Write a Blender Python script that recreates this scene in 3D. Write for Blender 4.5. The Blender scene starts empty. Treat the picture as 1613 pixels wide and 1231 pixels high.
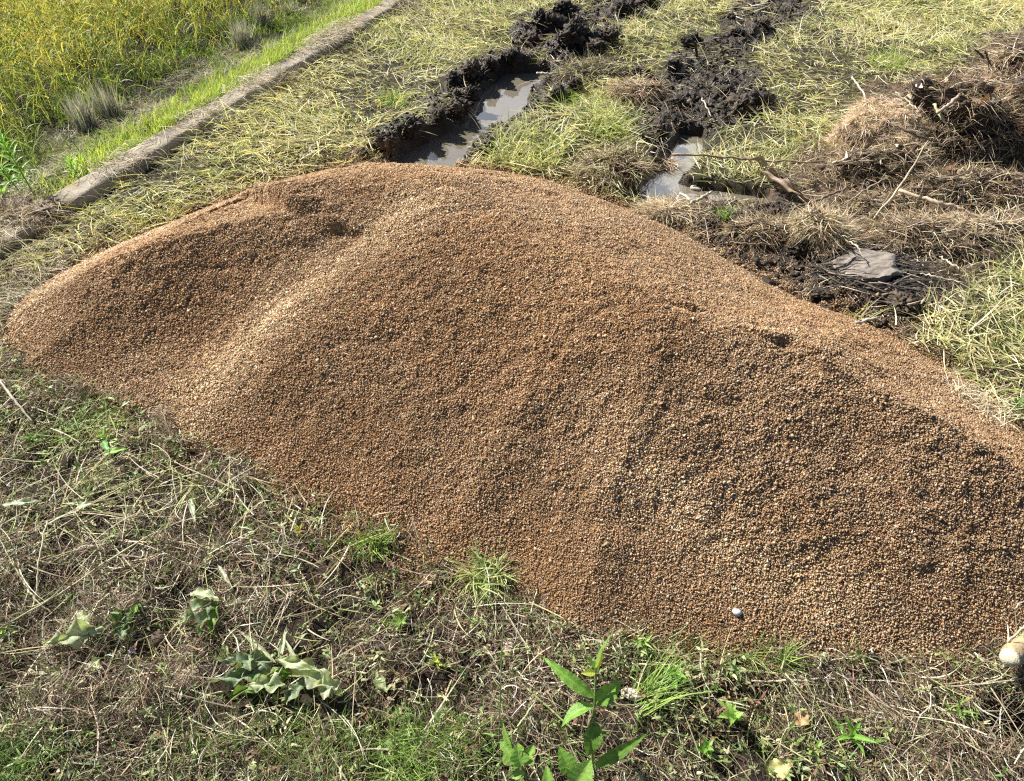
import bpy, bmesh, math, random
import numpy as np
from mathutils import Vector
rng = np.random.default_rng(11); random.seed(5)
R = math.radians
S = bpy.context.scene
COL = S.collection

# ---------------------------------------------------------------- camera
CAMZ = 2.0
cam_d = bpy.data.cameras.new('camera'); cam = bpy.data.objects.new('camera', cam_d); COL.objects.link(cam)
cam.location = (0, 0, CAMZ); cam.rotation_euler = (R(45), 0, 0)
cam_d.lens = 26; cam_d.sensor_width = 36; cam_d.clip_start = 0.05; cam_d.clip_end = 800
S.camera = cam
# ---------------------------------------------------------------- world, sun, exposure
SUN_EL, SUN_DIR = R(41), Vector((-0.80, 0.60, 0)).normalized()      # horizontal direction towards the sun
w = bpy.data.worlds.new('World'); S.world = w; w.use_nodes = True
nt = w.node_tree; nt.nodes.clear()
out = nt.nodes.new('ShaderNodeOutputWorld'); bg = nt.nodes.new('ShaderNodeBackground')
sky = nt.nodes.new('ShaderNodeTexSky'); sky.sky_type = 'NISHITA'; sky.sun_disc = False
sky.sun_elevation = SUN_EL; sky.sun_rotation = math.atan2(SUN_DIR.x, SUN_DIR.y); sky.dust_density = .4; sky.air_density = .7
tc = nt.nodes.new('ShaderNodeTexCoord'); mp = nt.nodes.new('ShaderNodeMapping'); mp.inputs['Scale'].default_value = (1.6, 1.6, 4.5)
nz = nt.nodes.new('ShaderNodeTexNoise'); nz.inputs['Scale'].default_value = 1.7; nz.inputs['Detail'].default_value = 7
cr = nt.nodes.new('ShaderNodeValToRGB'); cr.color_ramp.elements[0].position = 0.28; cr.color_ramp.elements[1].position = 0.50
cr.color_ramp.elements[0].color = (0, 0, 0, 1); cr.color_ramp.elements[1].color = (.8, .8, .8, 1)
mx = nt.nodes.new('ShaderNodeMix'); mx.data_type = 'RGBA'; mx.inputs[7].default_value = (17, 17.6, 19, 1)   # sunlit cloud bank low over the far side of the field
L = nt.links.new
L(tc.outputs['Generated'], mp.inputs[0]); L(mp.outputs[0], nz.inputs[0]); L(nz.outputs[0], cr.inputs[0])
sp = nt.nodes.new('ShaderNodeSeparateXYZ'); L(tc.outputs['Generated'], sp.inputs[0])
b1 = nt.nodes.new('ShaderNodeMapRange'); b1.interpolation_type = 'SMOOTHSTEP'; b1.inputs[1].default_value = .72; b1.inputs[2].default_value = .58; L(sp.outputs[2], b1.inputs[0])
b2 = nt.nodes.new('ShaderNodeMapRange'); b2.interpolation_type = 'SMOOTHSTEP'; b2.inputs[1].default_value = .3; b2.inputs[2].default_value = .6; L(sp.outputs[1], b2.inputs[0])
m1 = nt.nodes.new('ShaderNodeMath'); m1.operation = 'MULTIPLY'; L(b1.outputs[0], m1.inputs[0]); L(b2.outputs[0], m1.inputs[1])
m2 = nt.nodes.new('ShaderNodeMath'); m2.operation = 'MULTIPLY'; L(m1.outputs[0], m2.inputs[0]); L(cr.outputs[0], m2.inputs[1])
L(m2.outputs[0], mx.inputs[0]); L(sky.outputs[0], mx.inputs[6]); L(mx.outputs[2], bg.inputs[0]); L(bg.outputs[0], out.inputs[0])
bg.inputs[1].default_value = 0.05
sd = bpy.data.lights.new('sun', 'SUN'); sd.energy = 5.0; sd.angle = R(0.5); sd.color = (1, 0.95, 0.87)
sun = bpy.data.objects.new('sun', sd); COL.objects.link(sun)
sv = Vector((SUN_DIR.x * math.cos(SUN_EL), SUN_DIR.y * math.cos(SUN_EL), math.sin(SUN_EL)))
sun.rotation_euler = sv.to_track_quat('Z', 'Y').to_euler(); sun.location = sv * 20
S.view_settings.view_transform = 'Standard'; S.view_settings.look = 'None'
S.view_settings.exposure = 0.92; S.view_settings.gamma = 1
S.render.engine = 'CYCLES'
S.cycles.use_denoising = False; S.cycles.use_adaptive_sampling = False
S.cycles.max_bounces = 5; S.cycles.diffuse_bounces = 2; S.cycles.transmission_bounces = 3; S.cycles.caustics_reflective = False
S.cycles.pixel_filter_type = 'BLACKMAN_HARRIS'; S.cycles.filter_width = 1.2

# ---------------------------------------------------------------- numeric helpers
F = 26 / 36 * 1613
SQ = math.sqrt(0.5)
def P(px, py, z=0.0):                       # where the sight line through a photograph pixel meets the height z
    a = (px - 806.5) / F; b = (615.5 - py) / F
    t = (z - CAMZ) / (SQ * (b - 1))
    return (a * t, SQ * (1 + b) * t, z)
def pts(l, z=0.0): return np.array([P(x, y, z)[:2] for x, y in l])
_perm = np.random.default_rng(3).random(65536)
def _h(i, j, s): return _perm[(i * 7919 + j * 104729 + s * 15731) & 65535]
def vn(x, y, s=0):
    i = np.floor(x).astype(np.int64); j = np.floor(y).astype(np.int64)
    u = x - i; v = y - j; u = u * u * (3 - 2 * u); v = v * v * (3 - 2 * v)
    a = _h(i, j, s); b = _h(i + 1, j, s); c = _h(i, j + 1, s); d = _h(i + 1, j + 1, s)
    return (a + (b - a) * u) * (1 - v) + (c + (d - c) * u) * v
def fbm(x, y, f, o=4, s=0, g=.5):
    t = 0; a = 1; n = 0
    for k in range(o):
        c, sn = math.cos(.7 * k), math.sin(.7 * k)
        t = t + a * vn((x * c - y * sn) * f + 31.7 * k, (x * sn + y * c) * f + 17.1 * k, s + k); n += a; a *= g; f *= 2.03
    return t / n * 2 - 1                    # about -1..1
def ss(a, b, x):
    t = np.clip((x - a) / (b - a), 0, 1); return t * t * (3 - 2 * t)
def sdf(x, y, poly):                        # negative inside
    d = np.full(x.shape, 1e9); ins = np.zeros(x.shape, bool); n = len(poly)
    for k in range(n):
        ax, ay = poly[k]; bx, by = poly[(k + 1) % n]
        ex, ey = bx - ax, by - ay; wx, wy = x - ax, y - ay
        t = np.clip((wx * ex + wy * ey) / (ex * ex + ey * ey + 1e-12), 0, 1)
        d = np.minimum(d, (wx - ex * t) ** 2 + (wy - ey * t) ** 2)
        c = ((ay > y) != (by > y)) & (x < (bx - ax) * (y - ay) / (by - ay + 1e-12) + ax); ins ^= c
    d = np.sqrt(d); return np.where(ins, -d, d)
def line(x, y, pl):                         # distance to a polyline, signed side, position along it 0..1
    d = np.full(x.shape, 1e9); sg = np.zeros(x.shape); al = np.zeros(x.shape)
    seg = np.hypot(*(pl[1:] - pl[:-1]).T); tot = seg.sum(); acc = 0
    for k in range(len(pl) - 1):
        ax, ay = pl[k]; bx, by = pl[k + 1]; ex, ey = bx - ax, by - ay; wx, wy = x - ax, y - ay
        tr = (wx * ex + wy * ey) / (ex * ex + ey * ey); t = np.clip(tr, 0, 1)
        q = np.hypot(wx - ex * t, wy - ey * t); m = q < d
        d = np.where(m, q, d); sg = np.where(m, np.sign(ex * wy - ey * wx), sg)
        al = np.where(m, (acc + t * seg[k]) / tot, al); acc += seg[k]
    return d, sg, al

# ---------------------------------------------------------------- layout (photograph pixels turned into ground points)
KL = [np.array(P(91, 300, .07)[:2]), np.array(P(540, 37, .07)[:2])]      # rear edge of the kerb
KR = [np.array(P(124, 317, .07)[:2]), np.array(P(540, 55, .07)[:2])]     # front edge
kdir = (KL[1] - KL[0]) / np.linalg.norm(KL[1] - KL[0]); kn = np.array([-kdir[1], kdir[0]])   # kn points to the paddy
def kuv(x, y):
    dx = x - KL[0][0]; dy = y - KL[0][1]; return dx * kdir[0] + dy * kdir[1], dx * kn[0] + dy * kn[1]
KW = abs(kuv(*((KR[0] + KR[1]) / 2))[1])
WATER_Z = -0.055
PUD_L = pts([(655, 285), (625, 268), (640, 246), (700, 214), (742, 190), (752, 165), (775, 140), (798, 118), (862, 116), (866, 124), (842, 140), (828, 150), (830, 178), (806, 196), (770, 214), (735, 243), (700, 285)], WATER_Z)
PUD_R = pts([(992, 330), (1000, 300), (1012, 284), (1040, 270), (1062, 240), (1078, 215), (1104, 216), (1098, 250), (1078, 272), (1062, 290), (1100, 302), (1150, 306), (1205, 316), (1212, 330), (1150, 328), (1090, 322), (1040, 326)], WATER_Z)
PUD_F = pts([(1180, -30), (1250, -40), (1262, 2), (1215, 12), (1190, 4)], WATER_Z)
MUD_A = pts([(560, 252), (590, 212), (640, 180), (690, 125), (735, 92), (810, 64), (812, 22), (870, 14), (950, 2), (1000, -60), (1080, -60), (1050, 12), (1000, 45), (968, 95), (925, 128), (912, 165), (850, 182), (830, 205), (795, 250), (740, 262), (690, 290), (600, 275)])
MUD_B = pts([(950, 300), (985, 250), (1010, 205), (985, 140), (1040, 108), (1060, 72), (1120, 60), (1150, 10), (1180, -60), (1300, -60), (1285, 30), (1215, 75), (1196, 110), (1222, 180), (1180, 202), (1120, 215), (1110, 290), (1080, 320), (1000, 330)])
MUD_C = pts([(1060, 350), (1150, 325), (1250, 315), (1340, 330), (1360, 385), (1430, 390), (1475, 470), (1450, 520), (1370, 540), (1240, 500), (1130, 425)])
DEB = pts([(1040, 355), (1090, 300), (1200, 325), (1235, 290), (1290, 225), (1330, 175), (1400, 130), (1500, 110), (1560, 60), (1800, 20), (1900, 400), (1613, 385), (1560, 420), (1480, 440), (1440, 520), (1370, 530), (1250, 490), (1130, 415)])
FOOT = pts([(8, 512), (32, 476), (80, 440), (150, 404), (245, 362), (330, 328), (395, 304), (455, 285), (520, 270), (600, 262), (700, 266), (800, 275), (870, 288), (960, 322), (1040, 352), (1100, 383), (1190, 437), (1260, 474), (1370, 514), (1430, 545), (1500, 592), (1613, 682), (1760, 800),
            (1800, 930), (1700, 1000), (1600, 1030), (1500, 1052), (1380, 1052), (1280, 1050), (1180, 1046), (1090, 1020), (1000, 1012), (930, 1016), (880, 1005), (835, 965), (790, 925), (740, 915), (690, 900), (640, 862), (560, 830), (500, 800), (440, 778), (400, 750), (330, 722), (285, 700), (235, 660), (180, 632), (110, 612), (35, 590), (38, 565), (16, 535)])
BANKS = [(pts([(585, 243), (650, 205), (705, 172), (748, 155)]), .115, .13), (pts([(715, 128), (770, 110), (812, 95)]), .10, .11), (pts([(825, 55), (880, 40)]), .15, .13), (pts([(880, 78), (940, 78), (955, 60)]), .14, .12),
         (pts([(850, 168), (895, 148)]), .08, .10), (pts([(745, 240), (775, 236)]), .055, .07), (pts([(985, 20), (1030, -10)]), .12, .12),
         (pts([(1010, 150), (1040, 135), (1062, 105)]), .09, .13), (pts([(1095, 95), (1125, 75), (1190, 50)]), .08, .12), (pts([(1130, 175), (1200, 165)]), .09, .14), (pts([(1070, 165), (1110, 130)]), .06, .14), (pts([(945, 285), (985, 250), (1010, 222), (1035, 185)]), .12, .12),
         (pts([(820, 225), (900, 200), (960, 180)]), .08, .22), (pts([(1280, 395), (1340, 400), (1400, 430)]), .07, .16), (pts([(1350, 460), (1440, 475)]), .07, .13), (pts([(1120, 345), (1200, 355)]), .04, .12), (pts([(1500, 330), (1613, 340)]), .05, .2)]
def masks(x, y):
    wx = x + .17 * fbm(x, y, 5, 5, 41, .6); wy = y + .17 * fbm(x, y, 5, 5, 57, .6)
    mud = 0
    for p in (MUD_A, MUD_B, MUD_C): mud = np.maximum(mud, 1 - ss(-.09, .02, sdf(wx, wy, p)))
    deb = 1 - ss(-.1, .12, sdf(wx, wy, DEB))
    return mud, deb
def clods(x, y, s=0):                       # cloddy relief from inverted cell-like folds
    a = 1 - np.abs(fbm(x, y, 9, 2, 71 + s)); b = 1 - np.abs(fbm(x, y, 23, 2, 83 + s)); c = np.abs(fbm(x, y, 55, 2, 93 + s))
    return (1 - a) * .9 + (1 - b) * .6 + c * .25
def terrain(x, y, m=None):
    if m is None: m = masks(x, y)
    mud, deb = m
    h = .012 * fbm(x, y, 1.7, 3, 5) + .018 * fbm(x, y, 7, 4, 9) + .010 * fbm(x, y, 22, 2, 10)
    h = h - .05 * np.clip(fbm(x, y, 6, 3, 19) - .02, 0, 1) * (1 - ss(1.9, 2.5, y + .35 * x))
    u, v = kuv(x, y)
    h = h + .018 * np.exp(-((v + KW) / .25) ** 2) - .03 * np.exp(-((v + KW + .018) / .02) ** 2) - ss(.25, .6, v) * .07 + ss(.35, .9, v) * .03 * fbm(x, y, 6, 3, 13)
    bump = 0
    for pl, A, rad in BANKS:
        d, _, _ = line(x, y, pl); bump = np.maximum(bump, .75 * A * np.exp(-(d / rad) ** 2 * 1.1))
    h = h + bump * (.75 + .5 * fbm(x, y, 7, 2, 15))
    h = h + mud * (clods(x, y) * .045 - .018) + deb * (1 - mud) * (clods(x, y, 4) * .05 - .01)
    for p in (PUD_L, PUD_R, PUD_F):
        d = sdf(x + .018 * fbm(x, y, 14, 3, 21), y + .018 * fbm(x, y, 14, 3, 22), p)
        k = 1 - ss(-.012, .045, d); h = h * (1 - k) + (-.10) * k
    # the hole under the pole end and the slope at the right of the foreground
    hx, hy, _ = P(1600, 1140); d = np.hypot(x - hx, (y - hy) * 1.2); h = h - .17 * np.exp(-(d / .085) ** 4)
    return h
# the heap: repose slope from its outline, two crests with a gully between them, slumps with steep lips
def heap_base(x, y):
    d = -sdf(x + .02 * fbm(x, y, 7, 3, 31), y + .02 * fbm(x, y, 7, 3, 32), FOOT)
    dd = np.maximum(d, 0); h = math.tan(R(28.5)) * dd * (.84 + .16 * ss(-1.5, -.6, x)); cap = .47; k = .07
    h = cap - k * np.log1p(np.exp(np.clip((cap - h) / k, -30, 30))); off = cap - k * math.log1p(math.exp(cap / k))
    return np.where(dd > 0, h - off, -.05), d
def hit(px, py, f, top=.75):                # where the sight line meets a height function
    zs = np.linspace(top, -.2, 400); a = (px - 806.5) / F; b = (615.5 - py) / F
    t = (zs - CAMZ) / (SQ * (b - 1)); x = a * t; y = SQ * (1 + b) * t
    k = np.argmax(f(x, y) >= zs); return Vector((x[k], y[k], zs[k]))
def onheap(l): return np.array([hit(px, py, lambda x, y: heap_base(x, y)[0])[:2] for px, py in l])
GULLY = onheap([(560, 345), (500, 375), (430, 425), (340, 490), (240, 560), (150, 620)])
RID1 = onheap([(650, 300), (570, 400), (480, 490), (400, 580), (330, 660)])
SHL = onheap([(395, 312), (300, 362), (220, 408), (140, 462), (80, 530)])
GUL2 = onheap([(850, 600), (930, 690), (1040, 800), (1180, 900), (1280, 960)])
RID2 = onheap([(960, 520), (1060, 620), (1180, 740), (1300, 850), (1400, 940)])
SC = [(onheap([(350, 328), (395, 311), (450, 317), (485, 322), (530, 322)]), .12, .13), (onheap([(480, 330), (512, 334), (548, 338), (590, 350)]), .06, .08), (onheap([(560, 300), (545, 318), (530, 338)]), .022, .05),
      (onheap([(420, 372), (470, 362), (520, 368)]), .022, .08), (onheap([(300, 350), (350, 362), (400, 372)]), .016, .08),
      (onheap([(1150, 515), (1200, 536), (1245, 543), (1275, 562), (1310, 610)]), .045, .11), (onheap([(1030, 480), (1070, 484), (1105, 490)]), .018, .07),
      (onheap([(690, 752), (725, 748), (755, 758)]), .014, .05), (onheap([(1085, 690), (1120, 700), (1150, 716)]), .014, .06), (onheap([(815, 492), (860, 484), (890, 494)]), .014, .06),
      (onheap([(735, 432), (775, 428), (810, 440)]), .012, .06), (onheap([(1460, 690), (1480, 694), (1500, 706)]), .022, .04), (onheap([(1180, 650), (1230, 680), (1280, 735)]), .014, .06),
      (onheap([(850, 560), (900, 575), (960, 570)]), .012, .07), (onheap([(640, 540), (700, 552), (740, 545)]), .010, .06), (onheap([(1380, 880), (1440, 895), (1500, 890)]), .012, .06), (onheap([(180, 590), (240, 575), (300, 560)]), .014, .06)]
def heap(x, y):
    h, d = heap_base(x, y); e = ss(0, .35, np.maximum(d, 0))
    q, sg, al = line(x, y, GULLY); h = h - e * .095 * np.exp(-(q / .25) ** 2) * (1 - .4 * al)
    q, sg, al = line(x, y, RID1); h = h + e * .035 * np.exp(-(q / .24) ** 2) * (1 - ss(.7, 1, al) * .8)
    q, sg, al = line(x, y, SHL); h = h + e * .030 * np.exp(-(q / .16) ** 2)
    q, sg, al = line(x, y, GUL2); h = h - e * .026 * np.exp(-(q / .2) ** 2) * ss(0, .2, al)
    q, sg, al = line(x, y, RID2); h = h + e * .026 * np.exp(-(q / .2) ** 2)
    for pl, A, W in SC:
        q, sg, al = line(x + .016 * fbm(x, y, 18, 3, 35), y + .016 * fbm(x, y, 18, 3, 36), pl)
        s = q * sg; end = ss(0, .38, al) * (1 - ss(.62, 1, al))
        h = h + end * A * np.tanh(s / .014) * .5 * np.exp(-q / W)
    sl = np.clip(1 - np.abs(fbm(x * .8 + y * .6, y * .8 - x * .6, 3.2, 2, 37)) * 4, 0, 1)
    h = h + e * (.020 * fbm(x, y, 2.1, 2, 33) + .008 * fbm(x, y, 6, 3, 34) + .0035 * fbm(x * .7, y * 1.6, 16, 2, 38) - .006 * sl)
    cx, cy, _ = P(1120, 620, .3); lz = .4 * np.exp(-(np.hypot((x - cx) / .6, (y - cy) / .3)) ** 2)
    cx, cy, _ = P(450, 345, .42); lz = np.maximum(lz, 1.4 * np.exp(-(np.hypot((x - cx) / .3, (y - cy) / .14)) ** 2))
    pit = np.clip(fbm(x, y * 1.3, 11, 3, 45) - .18, 0, 1) * (.35 + np.clip(fbm(x, y, 2.5, 2, 46) * 1.6, 0, 1))
    return h + (lz * .006 + .003) * e * (1 - 2.2 * np.abs(fbm(x * .8, y * 1.2, 12, 3, 39))) - e * .018 * pit + e * (.0045 * fbm(x, y, 38, 2, 47) - .006 * np.clip(fbm(x, y, 22, 3, 48) - .1, 0, 1)), d
def surf(x, y):
    t = terrain(x, y); h, d = heap(x, y); return np.where(d > 0, np.maximum(t, h), t)
def hit_s(px, py, f=surf, top=.75): return hit(px, py, f, top)
def gz(x, y, f=surf): return float(f(np.array([x], float), np.array([y], float))[0])

# ---------------------------------------------------------------- materials
def mat(name): m = bpy.data.materials.new(name); m.use_nodes = True; return m, m.node_tree, m.node_tree.nodes['Principled BSDF']
def N(t, kind, **kw):
    n = t.nodes.new('ShaderNode' + kind)
    for k, v in kw.items():
        if k in n.inputs: n.inputs[k].default_value = v
        else: setattr(n, k, v)
    return n
def noise_var(t, colsock, scale, lo, hi, obj=True):
    c = N(t, 'TexCoord'); n = N(t, 'TexNoise', Scale=scale, Detail=6.0); t.links.new(c.outputs['Object'], n.inputs['Vector'])
    mr = N(t, 'MapRange'); mr.inputs[1].default_value = .3; mr.inputs[2].default_value = .7; mr.inputs[3].default_value = lo; mr.inputs[4].default_value = hi
    t.links.new(n.outputs[0], mr.inputs[0]); v = N(t, 'VectorMath', operation='SCALE'); t.links.new(colsock, v.inputs[0]); t.links.new(mr.outputs[0], v.inputs[3]); return v.outputs[0], n
def attr_mat(name, rough=.8, trans=0., spec=.3, var=(40, .8, 1.2), bump=0., bscale=300):
    m, t, b = mat(name); a = N(t, 'Attribute', attribute_name='Col')
    c, n = noise_var(t, a.outputs['Color'], *var)
    t.links.new(c, b.inputs['Base Color']); b.inputs['Roughness'].default_value = rough; b.inputs['Specular IOR Level'].default_value = spec
    if bump:
        tcn = N(t, 'TexCoord'); nb = N(t, 'TexNoise', Scale=bscale, Detail=4.0); bp = N(t, 'Bump', Strength=bump, Distance=.004)
        t.links.new(tcn.outputs['Object'], nb.inputs['Vector']); t.links.new(nb.outputs[0], bp.inputs['Height']); t.links.new(bp.outputs[0], b.inputs['Normal'])
    if trans:
        tr = N(t, 'BsdfTranslucent'); ms = N(t, 'MixShader'); ms.inputs[0].default_value = trans
        g = N(t, 'VectorMath', operation='MULTIPLY'); g.inputs[1].default_value = (1.15, 1.2, .6); t.links.new(c, g.inputs[0]); t.links.new(g.outputs[0], tr.inputs[0])
        o = t.nodes['Material Output']; t.links.new(b.outputs[0], ms.inputs[1]); t.links.new(tr.outputs[0], ms.inputs[2]); t.links.new(ms.outputs[0], o.inputs[0])
    return m
M_BLADE = attr_mat('grass_blade', .55, .38, .35, (60, .85, 1.15))
M_STRAW = attr_mat('dry_straw', .6, .18, .3, (60, .8, 1.15))
M_LEAF = attr_mat('green_leaf', .45, .35, .45, (90, .82, 1.15), .35, 260)
M_WOOD = attr_mat('dead_wood', .8, 0, .25, (70, .65, 1.25), .6, 240)
M_GRAIN = attr_mat('gravel_grain', 1., 0, .08, (350, .75, 1.2))
M_STONE = attr_mat('stone', .75, 0, .35, (60, .75, 1.15), .5, 150)
M_SOIL = attr_mat('clod_soil', .6, 0, .25, (50, .6, 1.3), 1., 120)
M_FIBRE = attr_mat('root_fibre', .85, .12, .2, (50, .8, 1.2))
def mud_mat():
    m, t, b = mat('ground_soil'); a = N(t, 'Attribute', attribute_name='Col'); c, n = noise_var(t, a.outputs['Color'], 35, .6, 1.35)
    t.links.new(c, b.inputs['Base Color'])
    ra = N(t, 'Attribute', attribute_name='Wet'); mr = N(t, 'MapRange'); mr.inputs[3].default_value = .95; mr.inputs[4].default_value = .32
    t.links.new(ra.outputs['Fac'], mr.inputs[0]); t.links.new(mr.outputs[0], b.inputs['Roughness']); b.inputs['Specular IOR Level'].default_value = .35
    tcn = N(t, 'TexCoord'); nb = N(t, 'TexNoise', Scale=90.0, Detail=7.0, Roughness=.7); bp = N(t, 'Bump', Strength=1., Distance=.012)
    t.links.new(tcn.outputs['Object'], nb.inputs['Vector']); t.links.new(nb.outputs[0], bp.inputs['Height']); t.links.new(bp.outputs[0], b.inputs['Normal']); return m
M_GROUND = mud_mat()
def water_mat():
    m, t, b = mat('muddy_water'); b.inputs['Base Color'].default_value = (.20, .175, .135, 1); b.inputs['Roughness'].default_value = .03; b.inputs['IOR'].default_value = 1.45
    b.inputs['Specular IOR Level'].default_value = 1.0; b.inputs['Coat Weight'].default_value = 1.0; b.inputs['Coat Roughness'].default_value = .02; b.inputs['Coat IOR'].default_value = 1.6
    tcn = N(t, 'TexCoord'); nb = N(t, 'TexNoise', Scale=14.0, Detail=3.0); bp = N(t, 'Bump', Strength=.05, Distance=.01)
    t.links.new(tcn.outputs['Object'], nb.inputs['Vector']); t.links.new(nb.outputs[0], bp.inputs['Height']); t.links.new(bp.outputs[0], b.inputs['Normal']); t.links.new(bp.outputs[0], b.inputs['Coat Normal']); return m
M_WATER = water_mat()
def kerb_mat():
    m, t, b = mat('weathered_concrete'); tcn = N(t, 'TexCoord')
    n1 = N(t, 'TexNoise', Scale=5.0, Detail=8.0, Roughness=.65); r1 = N(t, 'ValToRGB'); e = r1.color_ramp.elements
    e[0].position = .3; e[0].color = (.14, .12, .09, 1); e[1].position = .68; e[1].color = (.48, .42, .34, 1); k = e.new(.5); k.color = (.31, .27, .21, 1)
    n2 = N(t, 'TexNoise', Scale=11.0, Detail=5.0); r2 = N(t, 'ValToRGB'); r2.color_ramp.elements[0].position = .6; r2.color_ramp.elements[1].position = .66
    mxx = N(t, 'Mix', data_type='RGBA'); mxx.inputs[7].default_value = (.36, .23, .10, 1)
    n3 = N(t, 'TexNoise', Scale=120.0, Detail=6.0); bp = N(t, 'Bump', Strength=.9, Distance=.006)
    for n in (n1, n2, n3): t.links.new(tcn.outputs['Object'], n.inputs['Vector'])
    t.links.new(n1.outputs[0], r1.inputs[0]); t.links.new(n2.outputs[0], r2.inputs[0]); t.links.new(r2.outputs[0], mxx.inputs[0]); t.links.new(r1.outputs[0], mxx.inputs[6])
    t.links.new(mxx.outputs[2], b.inputs['Base Color']); t.links.new(n3.outputs[0], bp.inputs['Height']); t.links.new(bp.outputs[0], b.inputs['Normal']); b.inputs['Roughness'].default_value = .9; return m
M_KERB = kerb_mat()

# ---------------------------------------------------------------- mesh helpers
def np_mesh(name, V, Fc, col, m, parent=None, smooth=True, extra=None):
    V = np.asarray(V, np.float32).reshape(-1, 3); Fc = np.asarray(Fc, np.int32); n = Fc.shape[1]
    me = bpy.data.meshes.new(name); me.vertices.add(len(V)); me.vertices.foreach_set('co', V.ravel())
    me.loops.add(Fc.size); me.loops.foreach_set('vertex_index', Fc.ravel())
    me.polygons.add(len(Fc)); me.polygons.foreach_set('loop_start', np.arange(0, Fc.size, n, dtype=np.int32))
    me.polygons.foreach_set('loop_total', np.full(len(Fc), n, np.int32))
    if smooth: me.polygons.foreach_set('use_smooth', np.ones(len(Fc), bool))
    me.update()
    if col is not None:
        col = np.asarray(col, np.float32)
        if col.ndim == 1: col = np.tile(col, (len(V), 1))
        c4 = np.ones((len(V), 4), np.float32); c4[:, :3] = np.clip(col, 0, 1)
        a = me.color_attributes.new('Col', 'FLOAT_COLOR', 'POINT'); a.data.foreach_set('color', c4.ravel())
    if extra is not None:
        a = me.attributes.new('Wet', 'FLOAT', 'POINT'); a.data.foreach_set('value', np.asarray(extra, np.float32))
    me.materials.append(m); o = bpy.data.objects.new(name, me); COL.objects.link(o)
    if parent is not None: o.parent = parent
    return o
def tag(o, label=None, cat=None, group=None, kind=None):
    for k, v in (('label', label), ('category', cat), ('group', group), ('kind', kind)):
        if v: o[k] = v
    return o
def empty(name, loc, label, cat, group=None):
    o = bpy.data.objects.new(name, None); o.location = loc; o.empty_display_size = .05; COL.objects.link(o); return tag(o, label, cat, group)
def ribbons(p0, az, el, bend, azb, Ln, Wd, col, nseg=3, roll=None, tip=None, taper=1.0, fold=False):
    """Blades as tapered strips: p0 start points, azimuth, elevation, bend down and sideways over the length."""
    n = len(p0); roll = np.zeros(n) if roll is None else roll
    pos = np.array(p0, float).copy(); ctr = [pos.copy()]; sides = []
    for k in range(nseg + 1):
        t = k / nseg; a = az + azb * t; e = el - bend * t
        d = np.stack([np.cos(a) * np.cos(e), np.sin(a) * np.cos(e), np.sin(e)], 1)
        s = np.stack([-np.sin(a), np.cos(a), np.zeros(n)], 1); nn = np.cross(d, s)
        sides.append(s * np.cos(roll)[:, None] + nn * np.sin(roll)[:, None])
        if k < nseg: pos = pos + d * (Ln / nseg)[:, None]; ctr.append(pos.copy())
    V = np.empty((n, (nseg + 1) * 2, 3)); C = np.empty((n, (nseg + 1) * 2, 3))
    tipc = col if tip is None else tip
    for k in range(nseg + 1):
        t = k / nseg; wk = Wd * .5 * (1 - taper * t ** 1.6) * (1 if k else .75) + .0002
        V[:, 2 * k] = ctr[k] - sides[k] * wk[:, None]; V[:, 2 * k + 1] = ctr[k] + sides[k] * wk[:, None]
        C[:, 2 * k] = C[:, 2 * k + 1] = col * (1 - t) + tipc * t
    base = (np.arange(n) * (nseg + 1) * 2)[:, None, None]
    q = np.array([[2 * k, 2 * k + 1, 2 * k + 3, 2 * k + 2] for k in range(nseg)])[None]
    return V.reshape(-1, 3), (base + q).reshape(-1, 4), C.reshape(-1, 3)
def join(parts):
    V, Fc, C = [], [], []; o = 0
    for v, f, c in parts: V.append(v); Fc.append(f + o); C.append(c); o += len(v)
    return np.concatenate(V), np.concatenate(Fc), np.concatenate(C)
def pal(n, cols, wts, jit=.12):
    cols = np.array(cols); wts = np.array(wts, float); k = rng.choice(len(cols), n, p=wts / wts.sum())
    return np.clip(cols[k] * (1 + jit * rng.standard_normal((n, 1))) * (1 + .05 * rng.standard_normal((n, 3))), .004, .95)
def U(a, b, n): return rng.uniform(a, b, n)
def in_view(x, y, z=0., m=130):             # keeps scattering to what could be seen, with a wide margin
    dx, dy, dz = x, y, z - CAMZ; f = SQ * dy - SQ * dz; u = SQ * dy + SQ * dz
    px = 806.5 + F * dx / f; py = 615.5 - F * u / f
    return (px > -m * 2) & (px < 1613 + m * 2) & (py > -m * 1.3) & (py < 1231 + m) & (f > .1)
def scatter(n, x0, x1, y0, y1):
    x = U(x0, x1, n); y = U(y0, y1, n); k = in_view(x, y); return x[k], y[k]
ico_cache = {}
def ico(sub):
    if sub not in ico_cache:
        bm = bmesh.new(); bmesh.ops.create_icosphere(bm, subdivisions=sub, radius=1)
        ico_cache[sub] = (np.array([v.co[:] for v in bm.verts]), np.array([[v.index for v in f.verts] for f in bm.faces])); bm.free()
    return ico_cache[sub]
def n3(p, f, s=0, o=3):                     # cheap solid noise from three planes
    return (fbm(p[:, 0] + 9.1, p[:, 1] + 3.3 + p[:, 2], f, o, s) + fbm(p[:, 1] - 5.2, p[:, 2] + 1.7 - p[:, 0] * .6, f, o, s + 5) + fbm(p[:, 2] + 7.7, p[:, 0] - 2.9 + p[:, 1] * .4, f, o, s + 9)) / 1.8
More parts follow.
